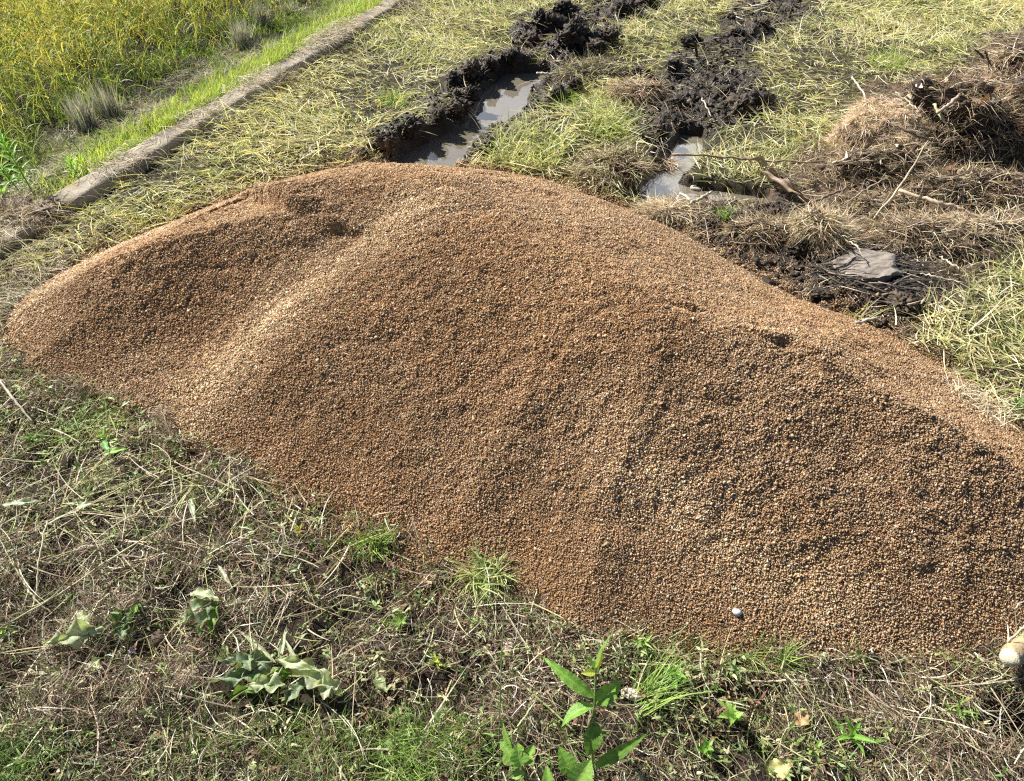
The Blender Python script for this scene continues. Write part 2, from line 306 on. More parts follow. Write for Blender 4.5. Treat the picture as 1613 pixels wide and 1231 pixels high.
def lump(name, c, r, col, m, sub=4, amp=.3, f=1.6, seed=0, parent=None, col2=None, rotz=0, fold=0.5):
    v, fc = ico(sub); d = 1 + amp * n3(v * 1.0 + seed * 3.7, f, seed) - amp * fold * np.abs(n3(v + seed, f * 2.7, seed + 3)) + amp * .25 * n3(v, f * 6, seed + 5)
    p = v * d[:, None] * np.array(r); ca, sa = math.cos(rotz), math.sin(rotz)
    p = np.stack([p[:, 0] * ca - p[:, 1] * sa, p[:, 0] * sa + p[:, 1] * ca, p[:, 2]], 1)
    loc = np.array(c) if parent is None else np.array(c) - np.array(parent.location)
    cc = np.array(col); 
    if col2 is not None:
        k = ss(-.2, .3, n3(v + 2, f * 2, seed + 8))[:, None]; cc = np.array(col) * (1 - k) + np.array(col2) * k
    if parent is None:
        o = np_mesh(name, p, fc, cc, m); o.location = loc; return o, p + loc
    return np_mesh(name, p + loc, fc, cc, m, parent), p + loc + np.array(parent.location)
def tube(path, rad, col, nr=8, wob=0., seed=0, cap=True, endcol=None):
    path = np.array(path, float)
    # resample smoothly
    t = np.linspace(0, len(path) - 1, max(len(path) * 5, 8)); ip = np.stack([np.interp(t, range(len(path)), path[:, k]) for k in range(3)], 1)
    for _ in range(3): ip[1:-1] = (ip[:-2] + ip[1:-1] * 2 + ip[2:]) / 4
    r = np.interp(t, np.linspace(0, len(path) - 1, len(np.atleast_1d(rad))), np.atleast_1d(rad))
    rr = np.random.default_rng(seed); ip[1:-1] += rr.standard_normal((len(ip) - 2, 3)) * wob
    tg = np.gradient(ip, axis=0); tg /= np.linalg.norm(tg, axis=1)[:, None] + 1e-9
    up = np.array([0, 0, 1.]) if abs(tg[0][2]) < .9 else np.array([1., 0, 0]); V = []
    for k in range(len(ip)):
        s = np.cross(tg[k], up); s /= np.linalg.norm(s); u = np.cross(s, tg[k]); up = u
        a = np.linspace(0, 2 * np.pi, nr, endpoint=False); q = r[k] * (1 + .12 * rr.standard_normal() * (wob > 0))
        V.append(ip[k] + q * (np.cos(a)[:, None] * s + np.sin(a)[:, None] * u))
    V = np.concatenate(V); fs = []
    for k in range(len(ip) - 1):
        for j in range(nr):
            fs.append([k * nr + j, k * nr + (j + 1) % nr, (k + 1) * nr + (j + 1) % nr, (k + 1) * nr + j])
    if cap:
        n0 = len(V); V = np.concatenate([V, ip[:1], ip[-1:]]); e = (len(ip) - 1) * nr
        for j in range(0, nr): fs.append([n0, (j + 1) % nr, j, n0]); fs.append([n0 + 1, e + j, e + (j + 1) % nr, n0 + 1])
        # degenerate quads become proper ones: split pairs
        fs = [f for f in fs if len(set(f)) == 4] + [[n0, (j + 2) % nr, (j + 1) % nr, j] for j in range(0, nr, 2)] + [[n0 + 1, e + j, e + (j + 1) % nr, e + (j + 2) % nr] for j in range(0, nr, 2)]
    C = np.tile(np.array(col, float), (len(V), 1)); return V, np.array(fs), C

# ================================================================ GROUND
def axis(a, b, step, far):
    core = np.arange(a, b + step / 2, step); e = np.geomspace(.05, far, 26)
    return np.concatenate([(a - e)[::-1], core, b + e])
gx = axis(-5.2, 5.2, .0125, 120); gy = axis(.1, 8.0, .0125, 120)
X, Y = np.meshgrid(gx, gy); mud, deb = masks(X, Y); Z = terrain(X, Y, (mud, deb))
u_, v_ = kuv(X, Y); pad = ss(.3, .45, v_ + .06 * fbm(X, Y, 5, 2, 61))
fore = ss(0, .25, -sdf(X, Y, pts([(-900, 520), (0, 560), (300, 560), (700, 760), (1000, 900), (2400, 900), (2400, 1600), (-900, 1600)])))
base = np.array([.05, .042, .024]); C = np.tile(base, (X.size, 1)).reshape(X.shape + (3,))
def blend(C, k, c): return C * (1 - k[..., None]) + np.array(c) * k[..., None]
C = blend(C, fore, (.040, .028, .020)); C = blend(C, pad, (.035, .028, .020)); C = blend(C, deb, (.12, .085, .06)); C = blend(C, mud * (.66 + .34 * ss(-.1, .3, fbm(X, Y, 3.5, 3, 65))), (.046, .034, .024))
sx, sy, _ = P(255, 1030); bare = np.exp(-(np.hypot((X - sx) / .22, (Y - sy) / .11)) ** 2); C = blend(C, bare * .8, (.11, .075, .052))
C *= (1 + .25 * fbm(X, Y, 11, 4, 63))[..., None]
idx = np.arange(X.size).reshape(X.shape)
q = np.stack([idx[:-1, :-1], idx[:-1, 1:], idx[1:, 1:], idx[1:, :-1]], -1).reshape(-1, 4)
g = np_mesh('ground', np.stack([X, Y, Z], -1), q, C.reshape(-1, 3), M_GROUND, extra=mud.ravel()); g['kind'] = 'structure'
for nm, poly in (('water', PUD_L), ('water', PUD_R), ('water', PUD_F)):
    a0, a1 = poly.min(0) - .15, poly.max(0) + .15; xs, ys = np.arange(a0[0], a1[0], .03), np.arange(a0[1], a1[1], .03); X2, Y2 = np.meshgrid(xs, ys)
    near = sdf(X2, Y2, poly) < .11; idx = np.arange(X2.size).reshape(X2.shape); q = np.stack([idx[:-1, :-1], idx[:-1, 1:], idx[1:, 1:], idx[1:, :-1]], -1).reshape(-1, 4); q = q[near.ravel()[q].all(1)]
    us_, inv = np.unique(q, return_inverse=True); vv = np.stack([X2, Y2, X2 * 0 + WATER_Z], -1).reshape(-1, 3)[us_]
    o = np_mesh(nm, vv, inv.reshape(-1, 4), None, M_WATER); o['kind'] = 'structure'

# ================================================================ KERB
nu = 420; us = np.linspace(-1.9, 9.5, nu); prof = [(0, -.12), (0, .045), (-.008, .068), (-KW * .5, .072), (-KW + .01, .068), (-KW, .05), (-KW - .005, -.12)]
prof = []
for (a0, z0), (a1, z1) in zip([(0, -.15), (0, .055), (-.012, .07), (-KW + .012, .07), (-KW, .055)], [(0, .055), (-.012, .07), (-KW + .012, .07), (-KW, .055), (-KW - .004, -.15)]):
    n_ = 8 if abs(a1 - a0) > .05 or abs(z1 - z0) > .1 else 2
    for k in range(n_): prof.append((a0 + (a1 - a0) * k / n_, z0 + (z1 - z0) * k / n_))
prof.append((-KW - .004, -.15)); prof = np.array(prof)
UU, VV = np.meshgrid(us, prof[:, 0], indexing='ij'); ZZ = np.tile(prof[:, 1], (nu, 1))
XX = KL[0][0] + UU * kdir[0] + VV * kn[0]; YY = KL[0][1] + UU * kdir[1] + VV * kn[1]
chip = fbm(UU, ZZ * 3 + VV * 2, 6, 4, 101); edge = np.exp(-(np.minimum(np.abs(VV), np.abs(VV + KW)) / .02) ** 2)
off = edge * .016 * chip * np.where(VV > -KW / 2, -1, 1); XX += off * kn[0]; YY += off * kn[1]; ZZ = ZZ + np.where(ZZ > .04, .005 * fbm(UU, VV, 9, 4, 103) - edge * .014 * np.abs(chip), 0)
for uj in (-.4, 3.06, 6.5): ZZ -= np.where(ZZ > -.1, .02 * np.exp(-((UU - uj - .02 * VV) / .008) ** 2), 0)
idx = np.arange(XX.size).reshape(XX.shape); q = np.stack([idx[:-1, :-1], idx[1:, :-1], idx[1:, 1:], idx[:-1, 1:]], -1).reshape(-1, 4)
o = np_mesh('concrete_kerb', np.stack([XX, YY, ZZ], -1), q, None, M_KERB); tag(o, 'long weathered concrete kerb with chipped edges dividing the rice paddy from the mown field', 'kerb')

# ================================================================ HEAP OF GRAVEL
hx = np.arange(-2.3, 3.0, .008); hy = np.arange(.7, 4.2, .008); X, Y = np.meshgrid(hx, hy); H, D = heap(X, Y); idx = np.arange(X.size).reshape(X.shape)
q = np.stack([idx[:-1, :-1], idx[:-1, 1:], idx[1:, 1:], idx[1:, :-1]], -1).reshape(-1, 4); keep = (D.ravel()[q] > -.03).all(1); q = q[keep]
us_, inv = np.unique(q, return_inverse=True); hv = np.stack([X, Y, H], -1).reshape(-1, 3)[us_]; hf = inv.reshape(-1, 4)
hf = np.concatenate([hf[:, [0, 1, 2]], hf[:, [0, 2, 3]]])
n = 3300000; x = U(-2.3, 3.0, n); y = U(.7, 4.2, n); h, d = heap(x, y)
coarse = .5 + .5 * fbm(x * .8 + y * .6, (y * .8 - x * .6) * .5, 3.5, 3, 111)
keep = (d > 0) | (rng.random(n) < .55 * np.exp(-np.maximum(-d, 0) / .07)); keep &= in_view(x, y, .2, 200) | (rng.random(n) < .35)
x, y, h, d, coarse = x[keep], y[keep], h[keep], d[keep], coarse[keep]; n = len(x)
t0 = np.where(d > 0, h, 0); t0[d <= 0] = terrain(x[d <= 0], y[d <= 0])
near = np.clip((y - .9) / 2.5, 0, 1)
r = (.0014 + .0009 * coarse + .0009 * near) * np.exp(.36 * rng.standard_normal(n)); r = np.clip(r, .0009, .0060)
oct_v = np.array([[1, 0, 0], [-1, 0, 0], [0, 1, 0], [0, -1, 0], [0, 0, 1], [0, 0, -1]], float)
oct_f = np.array([[0, 2, 4], [2, 1, 4], [1, 3, 4], [3, 0, 4], [2, 0, 5], [1, 2, 5], [3, 1, 5], [0, 3, 5]])
ax = np.exp(.25 * rng.standard_normal((n, 1, 3))) * r[:, None, None]
lv = oct_v[None] * ax + rng.standard_normal((n, 6, 3)) * r[:, None, None] * .28
qa = rng.standard_normal((n, 4)); qa /= np.linalg.norm(qa, axis=1)[:, None]; w_, a_, b_, c_ = qa.T
Rm = np.stack([1 - 2 * (b_ * b_ + c_ * c_), 2 * (a_ * b_ - c_ * w_), 2 * (a_ * c_ + b_ * w_), 2 * (a_ * b_ + c_ * w_), 1 - 2 * (a_ * a_ + c_ * c_), 2 * (b_ * c_ - a_ * w_), 2 * (a_ * c_ - b_ * w_), 2 * (b_ * c_ + a_ * w_), 1 - 2 * (a_ * a_ + b_ * b_)], 1).reshape(n, 3, 3)
lv = np.einsum('nij,nkj->nki', Rm, lv) + np.stack([x, y, t0 + U(-.0025, .0065, n)], 1)[:, None]
warm = ss(-.35, .45, fbm(x, y, 2.6, 3, 115))[:, None]
c1 = pal(n, [(.44, .275, .13), (.54, .36, .185), (.35, .205, .095), (.64, .47, .27), (.20, .12, .06), (.78, .66, .46), (.40, .33, .24)], [26, 22, 18, 14, 9, 6, 5], .16)
c2 = pal(n, [(.50, .36, .20), (.60, .46, .28), (.38, .26, .14), (.80, .68, .48), (.22, .155, .09), (.54, .48, .37), (.42, .27, .14)], [24, 22, 18, 14, 8, 8, 6], .16)
warm = .25 + .5 * warm; gc = (c1 * warm + c2 * (1 - warm)) * np.array([.84, .78, .79])
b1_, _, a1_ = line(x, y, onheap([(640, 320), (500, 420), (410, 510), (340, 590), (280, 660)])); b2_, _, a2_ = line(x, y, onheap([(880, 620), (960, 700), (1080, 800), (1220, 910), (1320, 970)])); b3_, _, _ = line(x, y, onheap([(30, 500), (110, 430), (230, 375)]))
band = np.clip(np.exp(-(b1_ / .15) ** 2) + .8 * np.exp(-(b2_ / .11) ** 2) * ss(0, .3, a2_) + .9 * np.exp(-(b3_ / .14) ** 2), 0, 1) * (.75 + .5 * fbm(x, y, 6, 3, 117))  # paler gravel bands; sun-facing swaths and left shoulder also get lit brightness as colour
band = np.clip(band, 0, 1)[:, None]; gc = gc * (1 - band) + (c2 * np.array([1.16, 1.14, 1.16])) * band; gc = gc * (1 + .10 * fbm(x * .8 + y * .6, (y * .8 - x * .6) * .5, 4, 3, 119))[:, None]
gv = lv.reshape(-1, 3); gf = (oct_f[None] + (np.arange(n) * 6)[:, None, None]).reshape(-1, 3)
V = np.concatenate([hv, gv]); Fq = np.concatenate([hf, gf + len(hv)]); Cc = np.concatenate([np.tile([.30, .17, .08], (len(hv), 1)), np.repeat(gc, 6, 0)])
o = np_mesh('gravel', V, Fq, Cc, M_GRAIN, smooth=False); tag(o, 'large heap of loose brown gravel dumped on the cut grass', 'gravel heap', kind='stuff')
del lv, gv, gf, V, Fq, Cc, X, Y, Z, H, D
print('heap grains', n)

# ================================================================ GRASS AND OTHER GROUND COVER
def off_heap(x, y, lim=.0): return sdf(x + .02 * fbm(x, y, 7, 3, 31), y + .02 * fbm(x, y, 7, 3, 32), FOOT) > lim
def wet(x, y):
    d = np.minimum(np.minimum(sdf(x, y, PUD_L), sdf(x, y, PUD_R)), sdf(x, y, PUD_F)); return d < .03
YG = [(.76, .71, .42), (.88, .83, .58), (.52, .53, .26), (.30, .33, .13), (.92, .88, .70), (.54, .42, .26)]
# --- cut yellow grass lying over the field behind the heap
def straw_field():
    x, y = scatter(430000, -5, 5.4, 1.2, 7.8); u, v = kuv(x, y); mud, deb = masks(x, y)
    pr = (1 - np.clip(mud * (1.02 + .5 * fbm(x, y, 4, 3, 125)), 0, .975)) * (1 - deb * .93) * (v < -KW - .02 - .05 * rng.random(len(x))) * np.clip(.50 + .6 * fbm(x, y, 2.2, 3, 121), .25, 1)
    fr = sdf(x, y, pts([(-900, 560), (0, 540), (60, 600), (300, 560), (1500, 560), (1613, 700), (2600, 1000), (2600, 1700), (-900, 1700)])) > -.02
    k = (rng.random(len(x)) < pr) & off_heap(x, y, .01) & ~wet(x, y) & fr; x, y, v = x[k], y[k], v[k]
    z = terrain(x, y); n = len(x); tus = np.clip(fbm(x, y, 3.6, 2, 127) * 1.6, 0, 1); az = 2.2 * math.pi * vn(x * 1.6, y * 1.6, 131) + rng.standard_normal(n) * 1.0
    green = ss(-.2, .35, fbm(x, y, 3.0, 3, 123)); ln = np.clip(rng.gamma(3.2, .028, n), .025, .26)
    c = pal(n, YG, [24, 26, 17, 9, 14, 7], .14); cg = pal(n, [(.36, .45, .14), (.50, .56, .22), (.24, .33, .10), (.64, .64, .34)], [3, 3, 2, 2]); m = (rng.random(n) < green * .30)[:, None]; c = np.where(m, cg, c)
    gr = np.clip(1 - (x + 2.2) / 1.0, 0, 1) * np.clip((3.8 - y) / 1.2, 0, 1); cd = pal(n, [(.42, .42, .24), (.30, .34, .14), (.5, .45, .34)], [1, 1, 1]); m = (rng.random(n) < gr)[:, None]; c = np.where(m, cd, c)
    el = rng.normal(.16, .22, n); up = rng.random(n) < .10; el = np.where(up, U(.5, 1.3, n), el)
    return ribbons(np.stack([x, y, z + U(0, 1, n) * (.02 + .06 * tus)], 1), az, el, U(-.1, .5, n) + up * .6, rng.normal(0, .5, n), ln, U(.0018, .0064, n), c, 3, rng.normal(0, .7, n), c * np.array([1.1, 1.02, .9]))
a = straw_field(); o = np_mesh('cut_grass', *a, M_BLADE); tag(o, 'yellow green cut grass lying in a mat over the field behind the heap', 'cut grass', kind='stuff')
# low green shoots standing between the cut grass
def shoots():
    x, y = scatter(36000, -5, 5.4, 1.6, 7.8); u, v = kuv(x, y); mud, deb = masks(x, y)
    pr = (1 - mud * .93) * (1 - deb * .95) * (v < -KW) * ss(.0, .45, fbm(x, y, 2.8, 3, 141)); k = (rng.random(len(x)) < pr) & off_heap(x, y, .0) & ~wet(x, y); x, y = x[k], y[k]; n = len(x)
    c = pal(n, [(.28, .37, .11), (.40, .46, .17), (.20, .27, .08), (.60, .60, .32)], [3, 3, 2, 3])
    return ribbons(np.stack([x, y, terrain(x, y) - .002], 1), U(0, 6.28, n), U(.8, 1.5, n), U(.2, 1.1, n), rng.normal(0, .3, n), U(.03, .10, n), U(.002, .0045, n), c, 3, None, c * 1.1)
o = np_mesh('green_grass', *shoots(), M_BLADE); tag(o, 'short green shoots growing through the cut grass', 'grass', kind='stuff')
# --- bright green strip behind the kerb
def strip():
    n = 36000; u = U(-1.2, 6.6, n); v = np.abs(rng.normal(0, .13, n)) + .004; keep = v < .30 + .05 * np.sin(u * 7); u, v = u[keep], v[keep]; n = len(u)
    x = KL[0][0] + u * kdir[0] + v * kn[0]; y = KL[0][1] + u * kdir[1] + v * kn[1]; k = in_view(x, y) & (fbm(x, y, 7, 2, 151) > -.5) & ((u > .25) | (rng.random(n) < .25)); x, y, v, u = x[k], y[k], v[k], u[k]; n = len(x)
    c = pal(n, [(.36, .46, .09), (.48, .56, .15), (.20, .30, .06), (.62, .62, .28)], [3, 3, 3, 3], .18)
    az = math.atan2(-kn[1], -kn[0]) + rng.normal(0, 1.1, n)
    return ribbons(np.stack([x, y, terrain(x, y) - .005], 1), az, U(.9, 1.5, n), U(.2, 1.2, n), rng.normal(0, .3, n), U(.05, .13, n), U(.003, .0058, n), c, 4, U(-.5, .5, n), c * 1.08)
o = np_mesh('green_grass', *strip(), M_BLADE); tag(o, 'strip of bright green young grass along the far side of the kerb', 'grass', kind='stuff')
# --- rice standing in the paddy, with drooping ears
def rice():
    n = 90000; u = U(-4.5, 9.0, n); v = U(.42, 5.5, n) ; x = KL[0][0] + u * kdir[0] + v * kn[0]; y = KL[0][1] + u * kdir[1] + v * kn[1]
    ed = .80 + .18 * fbm(u, u * 0, 1.3, 2, 161) + ss(3.2, 4.6, u) * .1 - ss(.6, -1.0, u) * .25
    row = np.abs(((u * 3.3) % 1) - .5) * np.abs(((v * 3.3) % 1) - .5)
    k = in_view(x, y, 0, 260) & (rng.random(n) < ss(-.25, .10, v - ed) * ss(-.4, .05, fbm(x, y, 3.5, 2, 167) + .5 * ss(.3, .9, v - ed))) & (rng.random(n) < .35 + 2.6 * row); x, y, u, v, ed = x[k], y[k], u[k], v[k], ed[k]; n = len(x)
    tall = ss(-.1, .45, v - ed + .15 * rng.standard_normal(n)); gold = np.clip(tall * .38 + .5 * fbm(x, y, 2.6, 3, 163), 0, 1)
    z = terrain(x, y); hgt = .10 + .30 * tall * U(.7, 1.15, n); c = pal(n, [(.26, .35, .09), (.16, .24, .06), (.38, .43, .13), (.5, .5, .22)], [3, 3, 2, 1]); cg = pal(n, [(.62, .55, .16), (.72, .62, .24), (.48, .44, .12), (.34, .36, .10)], [3, 2, 3, 3])
    c = np.where((rng.random(n) < gold)[:, None], cg, c); az = U(0, 6.28, n)
    A = ribbons(np.stack([x, y, z], 1), az, U(1.0, 1.5, n), U(.1, 1.9, n), rng.normal(0, .4, n), hgt, U(.003, .006, n), c, 5, rng.normal(0, .5, n), c * np.array([1.15, 1.05, .9]))
    m = rng.random(n) < .75; nl = m.sum() * 2; xl, yl, zl, hl = [np.repeat(q_[m], 2) for q_ in (x, y, z, hgt)]; cl = np.repeat(c[m], 2, 0) * U(.75, 1.3, nl)[:, None]
    L_ = ribbons(np.stack([xl, yl, zl + hl * U(.15, .85, nl)], 1) + rng.normal(0, .012, (nl, 3)), U(0, 6.28, nl), U(.5, 1.4, nl), U(.3, 2.2, nl), rng.normal(0, .3, nl), U(.07, .19, nl), U(.004, .009, nl), cl, 4, rng.normal(0, .7, nl), cl * np.array([1.1, 1.05, .9]))
    # ears: short chains of grains hanging from bent tips
    m = rng.random(n) < tall * .55; xe, ye, ze, he, ae = x[m], y[m], z[m], hgt[m], az[m]; k = 9; ne = len(xe); t = np.tile(np.linspace(0, 1, k), ne); rep = lambda q: np.repeat(q, k)
    ex = rep(xe) + np.cos(rep(ae)) * (.03 + .09 * t); ey = rep(ye) + np.sin(rep(ae)) * (.03 + .09 * t); ez = rep(ze) + rep(he) * .93 + .02 * np.sin(t * 3) - .07 * t ** 2; ne2 = len(ex)
    c = pal(ne2, [(.72, .56, .16), (.64, .52, .14), (.78, .66, .28), (.5, .46, .12)], [3, 3, 2, 2])
    B = ribbons(np.stack([ex, ey, ez], 1) + rng.normal(0, .003, (ne2, 3)), rep(ae) + rng.normal(0, .5, ne2), U(-1.4, -.4, ne2), U(-.1, .1, ne2), np.zeros(ne2), U(.010, .016, ne2), U(.004, .0055, ne2), c, 2, U(0, 3, ne2), c, .8)
    return A, join([L_, B])
A, B = rice(); o = np_mesh('rice_grass', *join([A, B]), M_BLADE); tag(o, 'ripening yellow green rice standing in the paddy', 'rice crop', kind='stuff')
# --- weeds and grey stubble debris between rice and green strip
def margin():
    n = 60000; u = U(-2, 7.5, n); v = U(.2, 1.15, n); x = KL[0][0] + u * kdir[0] + v * kn[0]; y = KL[0][1] + u * kdir[1] + v * kn[1]; k = in_view(x, y); x, y, u, v = x[k], y[k], u[k], v[k]; n = len(x)
    gg = fbm(x, y, 4, 3, 171) * 1.4 + ss(.5, .95, v) * .4 - .15; k = rng.random(n) < np.clip(.25 + gg * .9, .06, .9); x, y, v = x[k], y[k], v[k]; n = len(x); 
    c = pal(n, [(.22, .34, .07), (.34, .44, .12), (.16, .22, .06), (.46, .46, .2)], [3, 3, 2, 2])
    A = ribbons(np.stack([x, y, terrain(x, y)], 1), U(0, 6.28, n), U(.5, 1.5, n), U(.2, 1.6, n), rng.normal(0, .4, n), U(.03, .12, n), U(.002, .006, n), c, 3, rng.normal(0, .7, n), c)
    n = 26000; u = U(-2, 7.5, n); v = U(.18, .75, n); x = KL[0][0] + u * kdir[0] + v * kn[0]; y = KL[0][1] + u * kdir[1] + v * kn[1]; k = in_view(x, y) & (fbm(x, y, 2.5, 3, 173) > -.25); x, y = x[k], y[k]; n = len(x)
    c = pal(n, [(.50, .45, .36), (.62, .57, .46), (.34, .29, .22), (.42, .34, .24)], [3, 3, 3, 2])
    B = ribbons(np.stack([x, y, terrain(x, y) + U(0, .02, n)], 1), U(0, 6.28, n), rng.normal(.1, .2, n), U(-.1, .3, n), rng.normal(0, .3, n), U(.03, .12, n), U(.0015, .004, n), c, 2, rng.normal(0, .6, n), c)
    return join([A, B])
o = np_mesh('margin_grass', *margin(), M_BLADE); tag(o, 'low green weeds and grey straw on the muddy edge of the paddy', 'weeds', kind='stuff')
# --- dry stems drooping over the kerb
def kerb_straw():
    PU = [(-.75, .22, 5200), (.9, .10, 200), (1.45, .12, 400), (2.35, .18, 1300), (4.3, .2, 900), (.35, .12, 300), (5.6, .4, 2600)]; out_ = []
    for uc, su, n in PU:
        u = rng.normal(uc, su, n); v = U(-KW - .05, .05, n) if uc > 0 else U(-KW - .30, .04, n); x = KL[0][0] + u * kdir[0] + v * kn[0]; y = KL[0][1] + u * kdir[1] + v * kn[1]
        on = (v > -KW - .01); z = np.where(on, .075, terrain(x, y)) + U(0, .03, n); az = math.atan2(-kn[1], -kn[0]) + rng.normal(0, .75, n)
        c = pal(n, [(.60, .52, .40), (.72, .64, .50), (.40, .32, .23), (.30, .22, .15), (.5, .48, .28)], [3, 3, 3, 2, 2])
        out_.append(ribbons(np.stack([x, y, z], 1), az, rng.normal(.15, .2, n), U(0, .9, n), rng.normal(0, .5, n), U(.04, .15, n), U(.0013, .0035, n), c, 4, rng.normal(0, .5, n), c))
    return join(out_)
o = np_mesh('dry_grass', *kerb_straw(), M_STRAW); tag(o, 'pale dead grass hanging over the kerb', 'dead grass', kind='stuff')
# --- foreground: matted dry stems, fine grass, small leafy weeds
FORE = pts([(-900, 540), (0, 560), (60, 600), (260, 640), (460, 760), (900, 930), (1300, 1000), (1700, 960), (2500, 1000), (2500, 1800), (-900, 1800)])
def gpat(x, y, l):                          # patches given by (px, py, half width, half height, weight)
    r = 0
    for px, py, a, b, w in l:
        cx, cy, _ = P(px, py); s = math.hypot(cx, cy) ; sc = F / (SQ * cy + SQ * CAMZ)
        sy_ = abs(P(px, py - 20)[1] - P(px, py + 20)[1]) / 40
        r = r + w * np.exp(-(((x - cx) * sc / a) ** 2 + ((y - cy) / (b * sy_)) ** 2))
    return r
GREENS = [(900, 1020, 120, 30, .8), (1250, 1060, 120, 30, .7), (700, 1130, 150, 60, .5), (100, 660, 170, 60, .9), (220, 720, 90, 40, .5), (640, 960, 110, 60, .55), (590, 900, 80, 50, .4), (1060, 1040, 110, 40, .9), (960, 1090, 120, 70, .5), (1120, 1140, 100, 60, .6), (760, 1180, 190, 70, .7), (420, 1200, 150, 50, .7), (30, 1180, 90, 70, .9), (1250, 1190, 150, 60, .5), (860, 990, 120, 40, .3), (20, 640, 60, 90, .8), (1560, 1130, 90, 80, .4), (1350, 1060, 60, 30, .4)]
FINE = [(700, 1190, 120, 50, 1.2), (420, 1190, 130, 50, 1.1), (30, 1190, 90, 60, 1.2), (560, 1200, 120, 40, .8), (1060, 1030, 90, 35, .8), (1000, 1190, 90, 50, .5), (1250, 1170, 100, 60, .4), (600, 850, 50, 25, .4), (340, 1170, 60, 50, .5)]
def fore_pts(n, lim=-.005):
    x = U(-2.9, 2.9, n); y = U(.25, 2.7, n); hh = P(1600, 1140); k = in_view(x, y, 0, 120) & (sdf(x, y, FORE) < .02) & off_heap(x, y, lim) & (rng.random(n) > .93 * np.exp(-(np.hypot(x - hh[0], (y - hh[1]) * 1.2) / .075) ** 4)); return x[k], y[k]
def fore_dry():
    x, y = fore_pts(620000, -.035); bx, by, _ = P(240, 1035); bare = np.exp(-(np.hypot((x - bx) / .17, (y - by) / .07)) ** 2)
    k = rng.random(len(x)) < np.clip(.36 + 1.2 * fbm(x, y, 5, 3, 181), .10, .9) * (1 - .75 * bare); x, y = x[k], y[k]; n = len(x); z = surf(x, y)
    c = pal(n, [(.28, .20, .14), (.50, .41, .29), (.14, .10, .07), (.84, .78, .62), (.06, .045, .035), (.30, .36, .16), (.32, .21, .15)], [26, 14, 26, 11, 20, 10, 18], .2)
    ln = np.clip(rng.gamma(2.6, .018, n), .012, .16); az = 3.1 * math.pi * vn(x * 3, y * 3, 183) + rng.normal(0, 1.1, n)
    return ribbons(np.stack([x, y, z + U(0, 1, n) ** 1.3 * (.038 + .034 * fbm(x, y, 6, 2, 185))], 1), az, rng.normal(.15, .35, n), U(-.3, 1.0, n), rng.normal(0, 1.1, n), ln, .001 + .0028 * rng.random(n) ** 2, c, 3, rng.normal(0, .8, n), c)
o = np_mesh('dry_grass', *fore_dry(), M_STRAW); tag(o, 'mat of brown dead stems covering the ground in front of the heap', 'dead grass', kind='stuff')
def fore_long():
    x, y = fore_pts(16000, -.015); k = rng.random(len(x)) < .18 + gpat(x, y, [(100, 850, 200, 90, .8), (350, 780, 120, 40, .6), (1400, 1080, 180, 60, .9), (1500, 1180, 120, 70, .7), (800, 1000, 120, 60, .3), (60, 560, 100, 60, .5)]); x, y = x[k], y[k]; n = len(x)
    c = pal(n, [(.68, .60, .40), (.58, .52, .30), (.76, .70, .54), (.46, .50, .20), (.40, .32, .22)], [4, 3, 3, 3, 2])
    return ribbons(np.stack([x, y, terrain(x, y) + U(.005, .035, n)], 1), U(0, 6.28, n), rng.normal(.08, .1, n), U(0, .3, n), rng.normal(0, .5, n), U(.08, .24, n), U(.0018, .0042, n), c, 6, rng.normal(0, .5, n), c)
o = np_mesh('dry_grass', *fore_long(), M_STRAW); tag(o, 'long pale straws strewn over the foreground mat', 'straw', kind='stuff')
def fore_green():
    x, y = fore_pts(220000, -.03); w0 = gpat(x, y, FINE); k = rng.random(len(x)) < np.clip(w0 * .8 * (.7 + .8 * fbm(x, y, 9, 2, 191)), 0, 1) + .07; x, y = x[k], y[k]; n = len(x)
    c = pal(n, [(.20, .29, .08), (.30, .38, .12), (.12, .19, .06), (.42, .47, .20), (.56, .54, .32)], [3, 3, 4, 2, 2])
    A = ribbons(np.stack([x, y, surf(x, y) - .002], 1), U(0, 6.28, n), U(.5, 1.5, n), U(0, 1.2, n), rng.normal(0, .5, n), U(.03, .11, n), U(.0012, .0028, n), c, 4, rng.normal(0, .5, n), c * 1.1)
    # small leaves in whorls
    x, y = fore_pts(90000, -.025); w1 = gpat(x, y, GREENS); k = rng.random(len(x)) < np.clip(w1 * .22 * (.6 + 1.3 * fbm(x, y, 10, 2, 193)), 0, .8) + .05; x, y = x[k], y[k]; n = len(x); z = surf(x, y)
    m = 5; X = np.repeat(x, m); Y = np.repeat(y, m); Zz = np.repeat(z + U(.006, .05, n), m); sz = np.repeat(U(.6, 1.7, n), m); nn = len(X); az = np.repeat(U(0, 6.28, n), m) + np.tile(np.arange(m) * 2.4, n) + rng.normal(0, .6, nn)
    c = np.repeat(pal(n, [(.25, .34, .11), (.40, .46, .20), (.17, .25, .08), (.56, .55, .32), (.30, .19, .12)], [4, 3, 3, 3, 3]), m, 0) * U(.85, 1.15, nn)[:, None]
    B = ribbons(np.stack([X, Y, Zz], 1) + rng.normal(0, .006, (nn, 3)), az, U(-.4, 1.1, nn), U(0, .9, nn), rng.normal(0, .2, nn), sz * U(.006, .020, nn), sz * U(.0025, .007, nn), c, 3, rng.normal(0, .35, nn), c, .9)
    V_, F_, C_ = B; return join([A, (V_, F_, C_)])
o = np_mesh('green_weeds', *fore_green(), M_LEAF); tag(o, 'low green grass and tiny leafed weeds growing through the dead stems', 'weeds', kind='stuff')
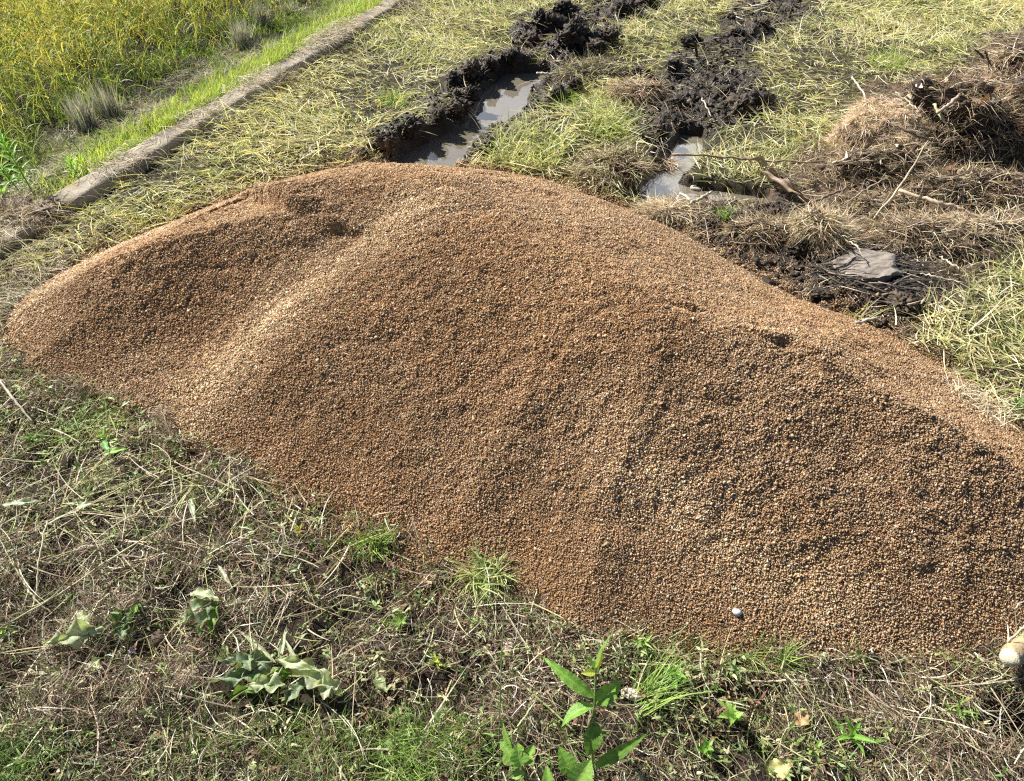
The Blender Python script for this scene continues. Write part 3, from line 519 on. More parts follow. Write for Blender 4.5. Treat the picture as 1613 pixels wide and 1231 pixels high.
# --- torn roots and straw over the churned ground on the right
def debris():
    x, y = scatter(520000, -.5, 5.4, 1.7, 7.5); mud, deb = masks(x, y); k = (rng.random(len(x)) < np.maximum(deb * (1 - .55 * mud), mud * .20) * np.clip(.45 + .9 * fbm(x, y, 5, 3, 201), .08, 1)) & off_heap(x, y, .01) & ~wet(x, y); x, y = x[k], y[k]; n = len(x)
    pink = ss(-.1, .4, fbm(x, y, 3, 2, 203)); c = pal(n, [(.38, .29, .20), (.54, .44, .32), (.20, .14, .09), (.74, .65, .49), (.10, .07, .05)], [4, 4, 4, 3, 3]); c2 = pal(n, [(.56, .42, .30), (.64, .52, .38), (.40, .29, .20)], [3, 2, 2]); c = np.where((rng.random(n) < pink * .6)[:, None], c2, c)
    return ribbons(np.stack([x, y, terrain(x, y) + U(-.002, .02, n)], 1), 2.5 * math.pi * vn(x * 2.5, y * 2.5, 205) + rng.normal(0, 1., n), rng.normal(.2, .3, n), U(-.1, .7, n), rng.normal(0, .7, n), np.clip(rng.gamma(2.5, .02, n), .015, .16), U(.0011, .0032, n), c, 3, rng.normal(0, .7, n), c)
o = np_mesh('root_debris', *debris(), M_STRAW); tag(o, 'brown torn roots and straw trodden into the churned earth', 'debris', kind='stuff')
def mud_bits():
    x, y = scatter(60000, -2, 5.4, 1.8, 7.5); mud, deb = masks(x, y); k = (rng.random(len(x)) < np.clip(mud * 1.2 - .1, 0, 1)) & off_heap(x, y, .02) & ~wet(x, y); x, y = x[k], y[k]; n = len(x); z = terrain(x, y); r = .006 + .014 * rng.random(n) ** 3
    lv = oct_v[None] * r[:, None, None] * np.exp(.25 * rng.standard_normal((n, 1, 3))) + rng.standard_normal((n, 6, 3)) * r[:, None, None] * .3 + np.stack([x, y, z], 1)[:, None]
    c = np.repeat(pal(n, [(.030, .025, .02), (.05, .04, .033), (.022, .018, .015), (.08, .07, .055)], [4, 2, 3, 1]), 6, 0); return lv.reshape(-1, 3), (oct_f[None] + (np.arange(n) * 6)[:, None, None]).reshape(-1, 3), c
o = np_mesh('mud', *mud_bits(), M_SOIL, smooth=True); tag(o, 'black crumbs of mud over the churned wheel ruts', 'mud', kind='stuff')

# ================================================================ SINGLE THINGS
def W3(px, py, z=0.): return np.array(P(px, py, z))
def on(px, py, f=terrain): v = hit(px, py, f, .3); return np.array(v)
def leaf_geo(a, b, width, roll=0., fold=.35, sag=.15, serr=0., lobes=0, crumple=0., col=(.25, .4, .08), sharp=1., seed=0, vein=1.35, rnd=False, arch=0.):
    """A leaf blade from the point a (base) to b (tip): folded along its midrib, arched, toothed or lobed, crumpled when wilted."""
    a = np.array(a, float); b = np.array(b, float); d = b - a; Ln = np.linalg.norm(d); d /= Ln; up = np.array([0, 0, 1.]); s = np.cross(d, up); s /= np.linalg.norm(s) + 1e-9; n = np.cross(s, d)
    s, n = s * math.cos(roll) + n * math.sin(roll), n * math.cos(roll) - s * math.sin(roll)
    nu, nv = (44, 10) if (lobes or serr) else (18, 6); t = np.linspace(0, 1, nu + 1); v = np.linspace(-1, 1, nv + 1)
    prof = np.sin(np.pi * np.clip(t, 0, 1) ** (.62 if rnd else .72)) ** (.75 if rnd else 1.0 * sharp); prof = np.maximum(prof, .04 * (1 - t))
    wl = prof * width / 2; wr = wl.copy()
    if serr: saw = 1 - serr * ((t * 15) % 1); wl = wl * saw; wr = wr * saw
    if lobes:
        wl = wl * (.42 + .58 * np.abs(np.cos(np.pi * lobes * t + .3)) ** .8); wr = wr * (.42 + .58 * np.abs(np.cos(np.pi * lobes * t + .9)) ** .8)
    if crumple > .25:
        wl = wl * (1 + .35 * fbm(t * 7 + seed, t * 0 + 1.3, 1.5, 3, 301)); wr = wr * (1 + .35 * fbm(t * 7 + seed, t * 0 + 7.3, 1.5, 3, 302))
    T, Vv = np.meshgrid(t, v, indexing='ij'); Wd = np.where(Vv < 0, wl[:, None], wr[:, None]) * Vv
    hz = np.abs(Wd) * fold + arch * Ln * 4 * T * (1 - T) - sag * Ln * T * (T - .0) + crumple * Ln * (.10 * np.sin(T * 17 + Vv * 2.3 + seed) + .07 * np.sin(Vv * 5 + T * 9 + seed * 2)) * (np.abs(Vv) * .8 + .2) + .02 * Ln * np.sin(T * 40) * np.abs(Vv) * .25
    hz = hz + sag * Ln * T                      # the tip stays where it was asked for
    Lx = T * Ln + Wd * 0
    if crumple: Wd = Wd * (1 - .25 * crumple * np.sin(T * 11 + seed))
    V = a + Lx[..., None] * d + Wd[..., None] * s + hz[..., None] * n
    c = np.array(col) * (1 + (vein - 1) * np.exp(-(Vv / .09) ** 2) + .10 * (np.abs(((T * 9 - np.abs(Vv) * 1.6) % 1) - .5) < .07) - .04)[..., None]
    c = c * (1 + .18 * fbm(T * 9 + seed, Vv * 3, 1.2, 3, 303))[..., None]
    if crumple > .25:
        kb = (ss(.55, 1.0, np.abs(Vv)) * ss(-.1, .4, fbm(T * 8 + seed, Vv * 2, 1, 2, 304)))[..., None]; c = c * (1 - kb) + np.array([.34, .26, .14]) * kb
    idx = np.arange((nu + 1) * (nv + 1)).reshape(nu + 1, nv + 1); q = np.stack([idx[:-1, :-1], idx[1:, :-1], idx[1:, 1:], idx[:-1, 1:]], -1).reshape(-1, 4)
    return V.reshape(-1, 3), q, c.reshape(-1, 3)
def put(name, geo, m, root=None, smooth=True):
    V, Fq, c = geo
    if root is None:
        base = V[0].copy(); o = np_mesh(name, V - base, Fq, c, m, smooth=smooth); o.location = base; return o
    return np_mesh(name, V - np.array(root.location), Fq, c, m, root, smooth=smooth)
G1, G2, G3, GD, GY = (.22, .42, .07), (.30, .50, .10), (.16, .30, .05), (.10, .20, .04), (.55, .62, .10)

# --- tall serrated weed in the foreground
bs = on(935, 1226); root = empty('weed', bs, 'tall fresh green weed with long serrated leaves in front of the heap', 'weed')
stem = [bs, W3(933, 1185, .11), W3(936, 1120, .20), W3(938, 1075, .26), W3(938, 1052, .29)]
put('stem', tube(stem, [.0035, .003, .002], (.24, .36, .10), 8, .0004, 1), M_LEAF, root)
def lf(p0, z0, p1, z1, w_, **k):
    return put('leaf', leaf_geo(W3(*p0, z0), W3(*p1, z1), w_, **k), M_LEAF, root)
lf((938, 1100), .22, (853, 1033), .25, .036, col=G1, serr=.22, roll=.5, arch=.06)
lf((938, 1056), .29, (966, 995), .33, .022, col=G3, serr=.15, roll=1.0)
lf((938, 1056), .29, (918, 1030), .33, .014, col=G1, roll=-.4)
lf((938, 1060), .28, (914, 1061), .29, .020, col=GY, roll=.2, serr=.2)
lf((938, 1056), .29, (950, 1020), .34, .012, col=GY, roll=-.8)
lf((936, 1108), .21, (981, 1070), .24, .050, col=G1, serr=.22, roll=-.5, arch=.08)
lf((936, 1112), .20, (884, 1147), .17, .042, col=G1, serr=.2, roll=-.45, arch=.12)
lf((936, 1138), .17, (925, 1192), .12, .050, col=G3, serr=.2, roll=.2, arch=.15)
lf((936, 1207), .08, (1022, 1153), .16, .032, col=G3, serr=.1, roll=-.5, arch=.05)
lf((934, 1180), .12, (952, 1140), .15, .016, col=G3, roll=.7)
lf((903, 1222), .06, (880, 1175), .10, .050, col=G1, serr=.2, roll=.3)
lf((905, 1240), .05, (931, 1196), .09, .070, col=G2, serr=.25, roll=-.25, rnd=True)
lf((865, 1250), .05, (862, 1205), .08, .030, col=G1, roll=.3)
# --- lobed weed left of it
bs = on(832, 1232); root = empty('weed', bs, 'short weed with a broad lobed leaf left of the tall serrated weed', 'weed')
put('stem', tube([bs, W3(826, 1215, .05), W3(818, 1200, .08), W3(800, 1160, .10), W3(793, 1140, .11)], [.003, .002, .0012], (.22, .34, .10), 6, .0004, 2), M_LEAF, root)
lf((820, 1206), .08, (788, 1168), .10, .055, col=G2, lobes=2, roll=.4, rnd=True)
lf((822, 1205), .08, (841, 1173), .10, .045, col=G2, lobes=2, roll=-.3, rnd=True)
lf((820, 1208), .08, (815, 1170), .11, .050, col=G2, lobes=2, roll=.0, rnd=True)
lf((806, 1180), .10, (792, 1138), .13, .018, col=G1, roll=.9); lf((826, 1216), .06, (805, 1226), .06, .03, col=G2, lobes=1, roll=.2)
# --- one thin upright stalk
bs = on(786, 1180); o = put('grass_stalk', tube([bs, W3(787, 1120, .11), W3(790, 1040, .22), W3(793, 980, .30), W3(796, 934, .37)], [.0022, .0018, .0007], (.30, .40, .16), 6, .0003, 3), M_LEAF); tag(o, 'single tall thin green stalk standing left of the lobed weed', 'grass stalk')
bs = on(800, 1052); o = put('grass_stalk', tube([bs, W3(830, 1085, .03), W3(870, 1120, .05), W3(905, 1152, .06)], [.0012, .003, .0022], (.34, .42, .16), 6, .0003, 4), M_LEAF); tag(o, 'green stalk lying slantwise towards the tall serrated weed', 'grass stalk')
# --- small sprigs
def sprig(px, py, label, n=7, sz=.05, wd=.012, col=G2, hgt=.05, seed=0, group=None, f=surf):
    rr = np.random.default_rng(seed + 50); b = np.array(hit(px, py, f)); b[2] -= .004; root = empty('weed', b, label, 'weed', group); lean = rr.normal(0, .25, 2) * hgt; st = [b, b + [lean[0] * .5, lean[1] * .5, hgt * .5], b + [lean[0], lean[1], hgt]]
    put('stem', tube(st, [.0015, .001], tuple(np.array(col) * .8), 6, .0002, seed), M_LEAF, root)
    for k in range(n):
        t = .25 + .75 * k / n; p = b + np.array([lean[0], lean[1], hgt]) * t; a = k * 2.4 + rr.uniform(-.3, .3); e = .15 + .7 * t + rr.uniform(-.2, .2); l = sz * rr.uniform(.7, 1.15) * (1.1 - .4 * t)
        put('leaf', leaf_geo(p, p + l * np.array([math.cos(a) * math.cos(e), math.sin(a) * math.cos(e), math.sin(e)]), wd * rr.uniform(.8, 1.2), roll=rr.uniform(-.4, .4), arch=.08, col=tuple(np.array(col) * rr.uniform(.85, 1.15))), M_LEAF, root)
    return root
SPR = [(630, 988, 'bright green sprig with pointed leaves between the wilted leaves and the cut grass bundle', 8, .045, .014, G2, .05),
       (612, 985, 'tiny pale sprig touching the bright green pointed sprig', 5, .03, .010, GY, .03), (690, 1050, 'yellow green sprig with star shaped leaves in the reddish mat', 7, .035, .009, GY, .04),
       (745, 985, 'narrow leafed sprig just below the cut grass bundle', 6, .04, .008, G2, .04), (600, 1085, 'small pale sprig right of the large wilted leaf cluster', 5, .03, .012, (.45, .5, .2), .03),
       (1137, 1120, 'leafy green weed with upright oval leaves below the heap edge', 10, .055, .018, G2, .07), (1112, 1190, 'green weed with spread leaves at the bottom under the upright oval leafed weed', 8, .05, .016, G1, .05),
       (1278, 1190, 'thin green sprig next to the yellow fallen leaf', 5, .035, .010, G2, .05), (1060, 1075, 'green leafy weed right of the tall serrated weed', 8, .055, .014, G1, .07), (1015, 1030, 'low spiky weed at the heap edge above the tall serrated weed', 8, .05, .008, G2, .05),
       (175, 700, 'green weed with rounded leaves under the left end of the heap', 8, .05, .022, G2, .05), (60, 700, 'dull green weed in the tangled stems at the left edge', 8, .05, .014, G3, .05), (12, 1000, 'fresh green shoot at the left edge beside the lobed wilted leaf', 6, .04, .016, (.34, .5, .12), .03),
       (470, 850, 'short yellowish leaf shoot left of the bright grass tuft', 4, .04, .010, GY, .04), (1500, 1130, 'green grassy weed near the shaded hollow', 8, .06, .007, G3, .07), (1340, 1170, 'broad bladed green weed standing at the bottom in the straw', 7, .09, .014, G1, .05), (1590, 650, 'dark green weed by the pale grass at the right end of the heap', 9, .07, .014, GD, .06), (500, 820, 'small grey green weed pressed against the foot of the heap', 6, .04, .010, (.3, .36, .16), .02)]
for i_, a in enumerate(SPR): sprig(*a[:3], n=a[3], sz=a[4], wd=a[5], col=a[6], hgt=a[7], seed=i_)
# --- leafy weeds behind the kerb
def whorl(px, py, h, label, seed, lean=(0, 0), sz=.07, n=34, col=G1):
    rr = np.random.default_rng(seed); b = on(px, py); root = empty('weed', b, label, 'weed'); top = b + [lean[0], lean[1], h]; put('stem', tube([b, (b + top) / 2 + [.004, 0, 0], top], [.004, .002], (.18, .28, .08), 7, .0006, seed), M_LEAF, root)
    for k in range(n):
        t = .2 + .8 * k / n; p = b + (top - b) * t; a = k * 2.399; e = -.1 + 1.1 * t ** 2; l = sz * rr.uniform(.7, 1.1) * (.75 + .5 * math.sin(t * 2.6))
        put('leaf', leaf_geo(p, p + l * np.array([math.cos(a) * math.cos(e), math.sin(a) * math.cos(e), math.sin(e)]), .013, roll=rr.uniform(-.3, .3), arch=.1, col=tuple(np.array(col) * rr.uniform(.8, 1.2) * (.8 + .5 * t))), M_LEAF, root)
whorl(57, 312, .33, 'tall green weed with whorls of narrow leaves at the near end of the kerb', 71, (-.03, .0), .085)
whorl(38, 312, .19, 'shorter narrow leafed weed leaning left beside the tall whorled weed', 72, (-.07, .02), .07, 22)
whorl(20, 330, .10, 'lowest spiky weed at the left edge beside the tall whorled weed', 73, (-.01, .0), .07, 16, G2)
whorl(122, 282, .10, 'bushy bright weed growing over the rear edge of the kerb', 74, (0, 0), .06, 18, G2)
# --- tufts of grass
def tuft(px, py, label, n, ln, wd, cols, cat='grass tuft', name='grass_tuft', el=(.6, 1.4), rad=.02, az=None, azs=3.2, f=surf, bend=(.2, 1.2), m=None):
    b = np.array(hit(px, py, f)); a = rng.uniform(0, 6.28, n) if az is None else az + rng.normal(0, azs, n); rr = rad * np.sqrt(U(0, 1, n)); th = U(0, 6.28, n)
    p = np.stack([rr * np.cos(th), rr * np.sin(th), np.full(n, -.004)], 1); c = pal(n, cols, [1] * len(cols))
    V, Fq, C = ribbons(p, a, U(*el, n), U(*bend, n), rng.normal(0, .3, n), U(ln * .5, ln, n), U(wd * .6, wd, n), c, 6, rng.normal(0, .5, n), c * 1.08); o = np_mesh(name, V, Fq, C, m or M_BLADE); o.location = b; return tag(o, label, cat)
gB = [(.28, .44, .09), (.38, .52, .13), (.17, .30, .06)]; gP = [(.50, .56, .22), (.36, .44, .14), (.62, .62, .34)]
tuft(590, 862, 'bright green grass tuft pushing into the lower left foot of the heap', 90, .13, .004, gB, rad=.035)
tuft(765, 905, 'ragged sod of cut grass with black soil lying on the foot of the heap', 260, .13, .006, gP + [(.22, .3, .1)], rad=.055, cat='grass sod', name='grass_sod', el=(.2, 1.2))
tuft(790, 925, 'bundle of long pale blades trailing down from the ragged sod', 26, .26, .009, [(.62, .66, .42), (.5, .55, .3)], rad=.012, az=-.65, azs=.13, el=(-.05, .25), bend=(.15, .4), cat='grass bundle', name='grass_bundle')
tuft(1225, 1045, 'green grass tuft leaning over the lower edge of the heap', 60, .12, .003, gB, rad=.03)
tuft(1190, 1030, 'wispy grass tuft at the heap edge left of the leaning tuft', 26, .09, .0025, gP, rad=.03)
tuft(1335, 1040, 'small pale grass tuft right of the black leaf pieces', 40, .08, .003, gP, rad=.02)
tuft(1010, 1110, 'fan of long fine green blades reaching over the heap edge', 70, .20, .003, gB, rad=.04, az=.75, azs=.5, el=(.4, 1.))
tuft(650, 1190, 'dense tuft of fine green grass at the bottom left of the lobed weed', 260, .12, .0025, gB, rad=.09)
tuft(745, 1165, 'curved bladed grass tuft above the dense fine tuft', 40, .13, .006, gB, rad=.03)
tuft(30, 1195, 'dark green fine grass tuft in the lower left corner', 240, .14, .0022, [(.16, .26, .08), (.24, .34, .12)], rad=.09)
tuft(480, 1200, 'spreading tuft of fine grass at the bottom below the wilted leaves', 220, .12, .0022, gB + gP, rad=.10)
tuft(140, 660, 'tangle of trampled green stems under the left end of the heap', 420, .20, .0055, gP + [(.26, .38, .12)], rad=.14, el=(0, .7), cat='stem tangle', name='stem_tangle')
tuft(215, 655, 'loose curl of yellow green stems on the left foot of the heap', 34, .15, .003, gP, rad=.05, el=(0, .5), cat='stem tangle', name='stem_tangle')
tuft(110, 790, 'sheaf of long yellow green stems lying towards the heap', 50, .30, .0045, [(.46, .46, .20), (.36, .42, .16), (.60, .56, .34)], rad=.09, az=.5, azs=.55, el=(.12, .35), bend=(0, .35), cat='straw sheaf', name='straw_sheaf')
tuft(20, 600, 'grey green mown weeds heaped at the left edge beside the heap', 160, .12, .004, [(.36, .42, .2), (.5, .52, .34), (.24, .3, .12)], rad=.10, el=(0, .8), cat='grass pile', name='grass_pile')
tuft(620, 165, 'upright yellow green tuft standing in the cut grass left of the water', 90, .16, .006, gP + gB, rad=.08, f=terrain)
tuft(890, 165, 'fresh green tuft on the grass bank between the ruts', 70, .12, .006, gB, rad=.08, f=terrain)
tuft(830, 235, 'large tussock of flattened green blades right of the water', 420, .24, .007, [(.60, .62, .30), (.74, .70, .46), (.34, .40, .14), (.5, .5, .24)], rad=.24, f=terrain, el=(.2, 1.1))
tuft(960, 200, 'second tussock of flattened blades beside the right rut', 300, .20, .006, gP, rad=.18, f=terrain, el=(.2, 1.1))
tuft(1140, 340, 'small green tuft standing in the mud behind the heap', 80, .07, .004, gB, rad=.05, f=terrain)
tuft(1355, 500, 'few thin green blades rising from the wet black mud', 12, .16, .005, gP, rad=.03, f=terrain)
tuft(1400, 105, 'tall green tuft left of the root heap', 160, .16, .005, gB + gP, rad=.14, f=terrain)
tuft(1530, 640, 'pale dry grass clump at the right edge of the heap', 260, .11, .0025, [(.74, .66, .50), (.64, .56, .4)], rad=.13, el=(0, .9), cat='dry grass clump', name='dry_grass_clump', m=M_STRAW)
# --- bundles of grey rice stubble
for i_, (px, py, hh, nn, lab) in enumerate([(138, 206, .20, 60, 'grey bundle of rice stubble standing nearest the tall whorled weed'), (178, 185, .19, 46, 'slim grey bundle of rice stubble just behind the nearest one'), (100, 232, .09, 30, 'low broken grey stubble between the weed and the standing bundles'),
        (385, 78, .19, 50, 'pale grey stubble bundle beside the rice edge farther along the kerb'), (300, 105, .08, 40, 'flattened pale stubble fan in the middle of the paddy edge'), (415, 40, .16, 40, 'thin upright grey stubble behind the pale bundle'), (455, 22, .10, 60, 'spread heap of pale stubble near the top edge')]):
    tuft(px, py, lab, nn * 3, hh * 1.35, .010, [(.50, .48, .44), (.64, .61, .54), (.34, .32, .29)], rad=.06, f=terrain, el=(1.15 if hh > .12 else .2, 1.5), bend=(-.1, .35), cat='rice stubble', name='rice_stubble', m=M_STRAW)['group'] = 'rice stubble bundles at the paddy edge'

# --- wilted leaves
WC, WD_ = (.50, .56, .34), (.24, .32, .18)
def wilt(name, label, leaves, cat='wilted leaf', group='wilted leaves lying in front of the heap'):
    first = leaves[0]; z0 = gz(*P(first[0][0], first[0][1])[:2]); base = np.array(P(first[0][0], first[0][1])); base[2] = z0; root = empty(name, base, label, cat, group)
    for k, (p0, p1, w_, z, kw) in enumerate(leaves):
        a = W3(*p0, z); b = W3(*p1, z + kw.pop('dz', .005)); kk = dict(col=WC, crumple=.6, fold=.5, seed=k * 1.7); kk.update(kw); put('leaf', leaf_geo(a, b, w_ * (.95 if name == 'wilted_plant' else .8), **kk), M_LEAF, root)
    return root
wilt('wilted_leaf', 'pale lobed wilted leaf curling up left of the bare earth', [((165, 990), (67, 1014), .085, .04, dict(lobes=2, roll=.5)), ((140, 985), (124, 962), .05, .05, dict(roll=.3))])
wilt('wilted_leaf', 'dark green crumpled leaf right of the pale lobed one', [((205, 958), (178, 1005), .06, .03, dict(col=GD, roll=.4)), ((200, 985), (190, 1008), .04, .03, dict(col=WD_)), ((220, 950), (205, 975), .03, .035, dict(col=G3))])
wilt('wilted_leaf', 'drooping crumpled leaf bunch above the bare earth', [((300, 935), (345, 945), .05, .05, dict(roll=.4)), ((322, 940), (290, 985), .05, .045, dict(col=WD_, lobes=2)), ((335, 945), (312, 1000), .06, .04, dict(col=WD_, lobes=3, crumple=.9)), ((340, 950), (332, 1005), .04, .035, dict(col=G3)), ((310, 960), (275, 988), .03, .03, dict(col=WC))])
wilt('wilted_plant', 'large wilted plant with several lobed pale leaves right of the bare earth', [((455, 1048), (540, 1095), .075, .05, dict(lobes=3, roll=.2)), ((450, 1080), (385, 1082), .055, .05, dict(lobes=3)), ((500, 1082), (538, 1075), .075, .06, dict(lobes=2, roll=-.5)), ((435, 1040), (508, 1060), .04, .065, dict(lobes=2, col=(.55, .62, .38))),
      ((430, 1045), (340, 1040), .06, .035, dict(col=WD_, lobes=3)), ((440, 1060), (325, 1075), .06, .03, dict(col=WD_, lobes=3)), ((460, 1060), (360, 1100), .06, .03, dict(col=G3, lobes=3)), ((435, 1045), (372, 990), .014, .03, dict(crumple=.1)), ((440, 1045), (452, 985), .016, .04, dict(crumple=.2)), ((470, 1050), (448, 1005), .012, .05, dict(crumple=.1)), ((480, 1075), (445, 1110), .04, .03, dict(col=WD_)), ((400, 1035), (365, 1060), .05, .05, dict(col=WD_, crumple=.9))], 'wilted plant', None)
wilt('wilted_leaf', 'small pale crumpled leaf below the dark crumpled leaf', [((140, 1045), (163, 1055), .045, .02, dict(col=(.55, .58, .42), crumple=1.)), ((150, 1040), (158, 1062), .03, .02, dict())])
wilt('wilted_leaf', 'narrow twisted pale leaf above the wilted plant', [((343, 890), (368, 930), .018, .02, dict(col=(.6, .6, .44)))])
wilt('wilted_leaf', 'pointed grey green leaf beside the drooping leaf bunch', [((352, 955), (408, 942), .022, .02, dict(col=(.42, .48, .3), crumple=.2)), ((365, 960), (340, 985), .02, .015, dict(col=(.42, .48, .3)))])
wilt('wilted_leaf', 'long flat pale leaf at the left edge above the straw', [((0, 797), (66, 790), .03, .04, dict(col=(.5, .58, .42), crumple=.3))])
wilt('wilted_leaf', 'small folded pale leaf right of the long flat one', [((120, 800), (148, 793), .03, .03, dict(col=(.5, .6, .42), crumple=.3))])
wilt('wilted_leaf', 'pale wedge shaped leaf standing in the straws below the heap foot', [((300, 785), (308, 825), .022, .02, dict(col=(.5, .58, .4), crumple=.2))])
wilt('wilted_leaf', 'fresh green leaf lying in the tangle under the left end of the heap', [((163, 717), (202, 707), .035, .05, dict(col=G2, crumple=.2)), ((163, 695), (172, 716), .03, .05, dict(col=(.2, .42, .12), crumple=.3))])
wilt('wilted_leaf', 'small white green leaf on the left foot of the heap', [((192, 640), (205, 632), .025, .05, dict(col=(.55, .62, .42), crumple=.4))])
wilt('wilted_leaf', 'pale leaf scrap under the small sprigs', [((592, 1062), (610, 1092), .035, .02, dict(col=(.42, .48, .26)))])
def dead(name, label, p0, p1, w_, z, col, cat='fallen leaf', **k):
    a = W3(*p0, z); a[2] = gz(a[0], a[1]) + z; b = W3(*p1, z); b[2] = gz(b[0], b[1]) + z + .004; kk = dict(crumple=.5, fold=.4, rnd=True, col=col); kk.update(k); o = put(name, leaf_geo(a, b, w_, **kk), M_LEAF); return tag(o, label, cat)
dead('fallen_leaf', 'yellow fallen leaf at the bottom edge in the grass', (1214, 1215), (1250, 1197), .045, .03, (.62, .60, .26))
dead('fallen_leaf', 'curled brown and tan dead leaf above the yellow one', (1255, 1140), (1276, 1118), .035, .03, (.52, .34, .18), crumple=1.)
dead('fallen_leaf', 'black rotted leaf piece at the lower edge of the heap', (1358, 1038), (1392, 1046), .03, .012, (.02, .015, .012)); dead('fallen_leaf', 'second black leaf piece right of the first at the heap edge', (1396, 1056), (1425, 1046), .028, .015, (.018, .015, .012))
dead('wood_chip', 'pale split wood chip standing at the bottom edge', (1458, 1232), (1461, 1186), .016, .012, (.62, .48, .28), 'wood chip', crumple=0, fold=.1)
# --- stones and scraps
def stone(px, py, r, col, label, seed, col2=None, f=surf, name='stone', cat='stone', dz=.35, m=None):
    b = np.array(hit(px, py, f)); b[2] += r[2] * dz; o, _ = lump(name, b, r, col, m or M_STONE, 3, .22, 1.3, seed, col2=col2, rotz=seed, fold=.1); return tag(o, label, cat)
b = np.array(hit(1159, 965, surf)); b[2] += .006; v, fc = ico(2); v = np.clip(v * (1 + .35 * n3(v, 1.7, 4))[:, None], -.8, .75) * np.array([.013, .019, .009]); cc = np.where((v[:, 1] < -.002)[:, None], [.50, .54, .58], [.78, .75, .70])
o = np_mesh('stone', v, fc, cc, M_STONE, smooth=False); o.location = b; o.rotation_euler = (-.35, .1, .5); tag(o, 'small angular white and grey pebble lying alone on the lower slope of the heap', 'stone')
stone(208, 1027, (.013, .009, .005), (.62, .60, .74), 'flat pale violet chip on the bare earth', 3, dz=.8)
stone(300, 1068, (.045, .032, .018), (.36, .27, .19), 'flat tan earth lump left of the wilted plant', 4, name='earth_clod', cat='clod')
stone(803, 1022, (.028, .022, .018), (.52, .40, .32), 'rounded pinkish lump in the dead stems beside the thin stalk', 5, name='earth_clod', cat='clod')
stone(995, 1097, (.030, .016, .010), (.60, .54, .46), 'pale flat stone right of the tall serrated weed', 6, dz=1.)
stone(248, 1010, (.03, .025, .018), (.12, .085, .06), 'brown crumb of earth on the bare patch', 7, name='earth_clod', cat='clod'); stone(275, 1000, (.022, .02, .015), (.11, .08, .055), 'second brown crumb of earth nearer the drooping leaves', 8, name='earth_clod', cat='clod')
stone(1344, 262, (.02, .018, .016), (.70, .62, .50), 'pale stone below the tan root mat', 9, f=terrain, dz=1.5); stone(1537, 314, (.025, .02, .015), (.66, .56, .44), 'cream stone in front of the dark root mass', 10, f=terrain, dz=1.2); stone(1095, 300, (.03, .02, .012), (.5, .45, .38), 'light stone at the rim of the right puddle', 12, f=terrain, dz=1.)

# --- the cut pole and twigs at the lower right
a = W3(1590, 1037, .105); b = W3(1650, 985, -.04); root = empty('wooden_pole', a, 'round wooden pole end with pale sawn face at the foot of the heap', 'pole'); d = (b - a) / np.linalg.norm(b - a)
put('pole_shaft', tube([a + d * .002, a + d * .06, a + d * .14, b + d * .05], [.0235, .0230, .0235, .026], (.44, .34, .20), 24, .0004, 5, cap=False), M_WOOD, root)
put('cut_face', tube([a - d * .002, a + d * .006], [.0232, .0236], (.74, .66, .46), 24, 0), M_WOOD, root)
def stick(label, l, r, col, name='stick', cat='stick', seed=0, wob=.0016, f=None, m=None, group=None):
    pth = []
    for px, py, z in l:
        p = W3(px, py, z)
        if f: p[2] = gz(p[0], p[1], f) + z
        pth.append(p)
    o = put(name, tube(pth, r, col, 7, wob, seed), m or M_WOOD); return tag(o, label, cat, group)
stick('pale twig slanting into the heap above the pole end', [(1587, 1012, .10), (1604, 997, .12), (1640, 965, .15)], [.003, .004], (.6, .5, .34), 'twig', 'twig', 1)
stick('thin twig crossing the right side of the heap', [(1597, 960, .14), (1640, 930, .17)], [.002, .002], (.5, .42, .28), 'twig', 'twig', 2)
stick('short pale straw lying left of the pole end', [(1535, 1028, .03), (1558, 1052, .03)], [.0016, .0014], (.72, .66, .46), 'straw', 'straw', 3)
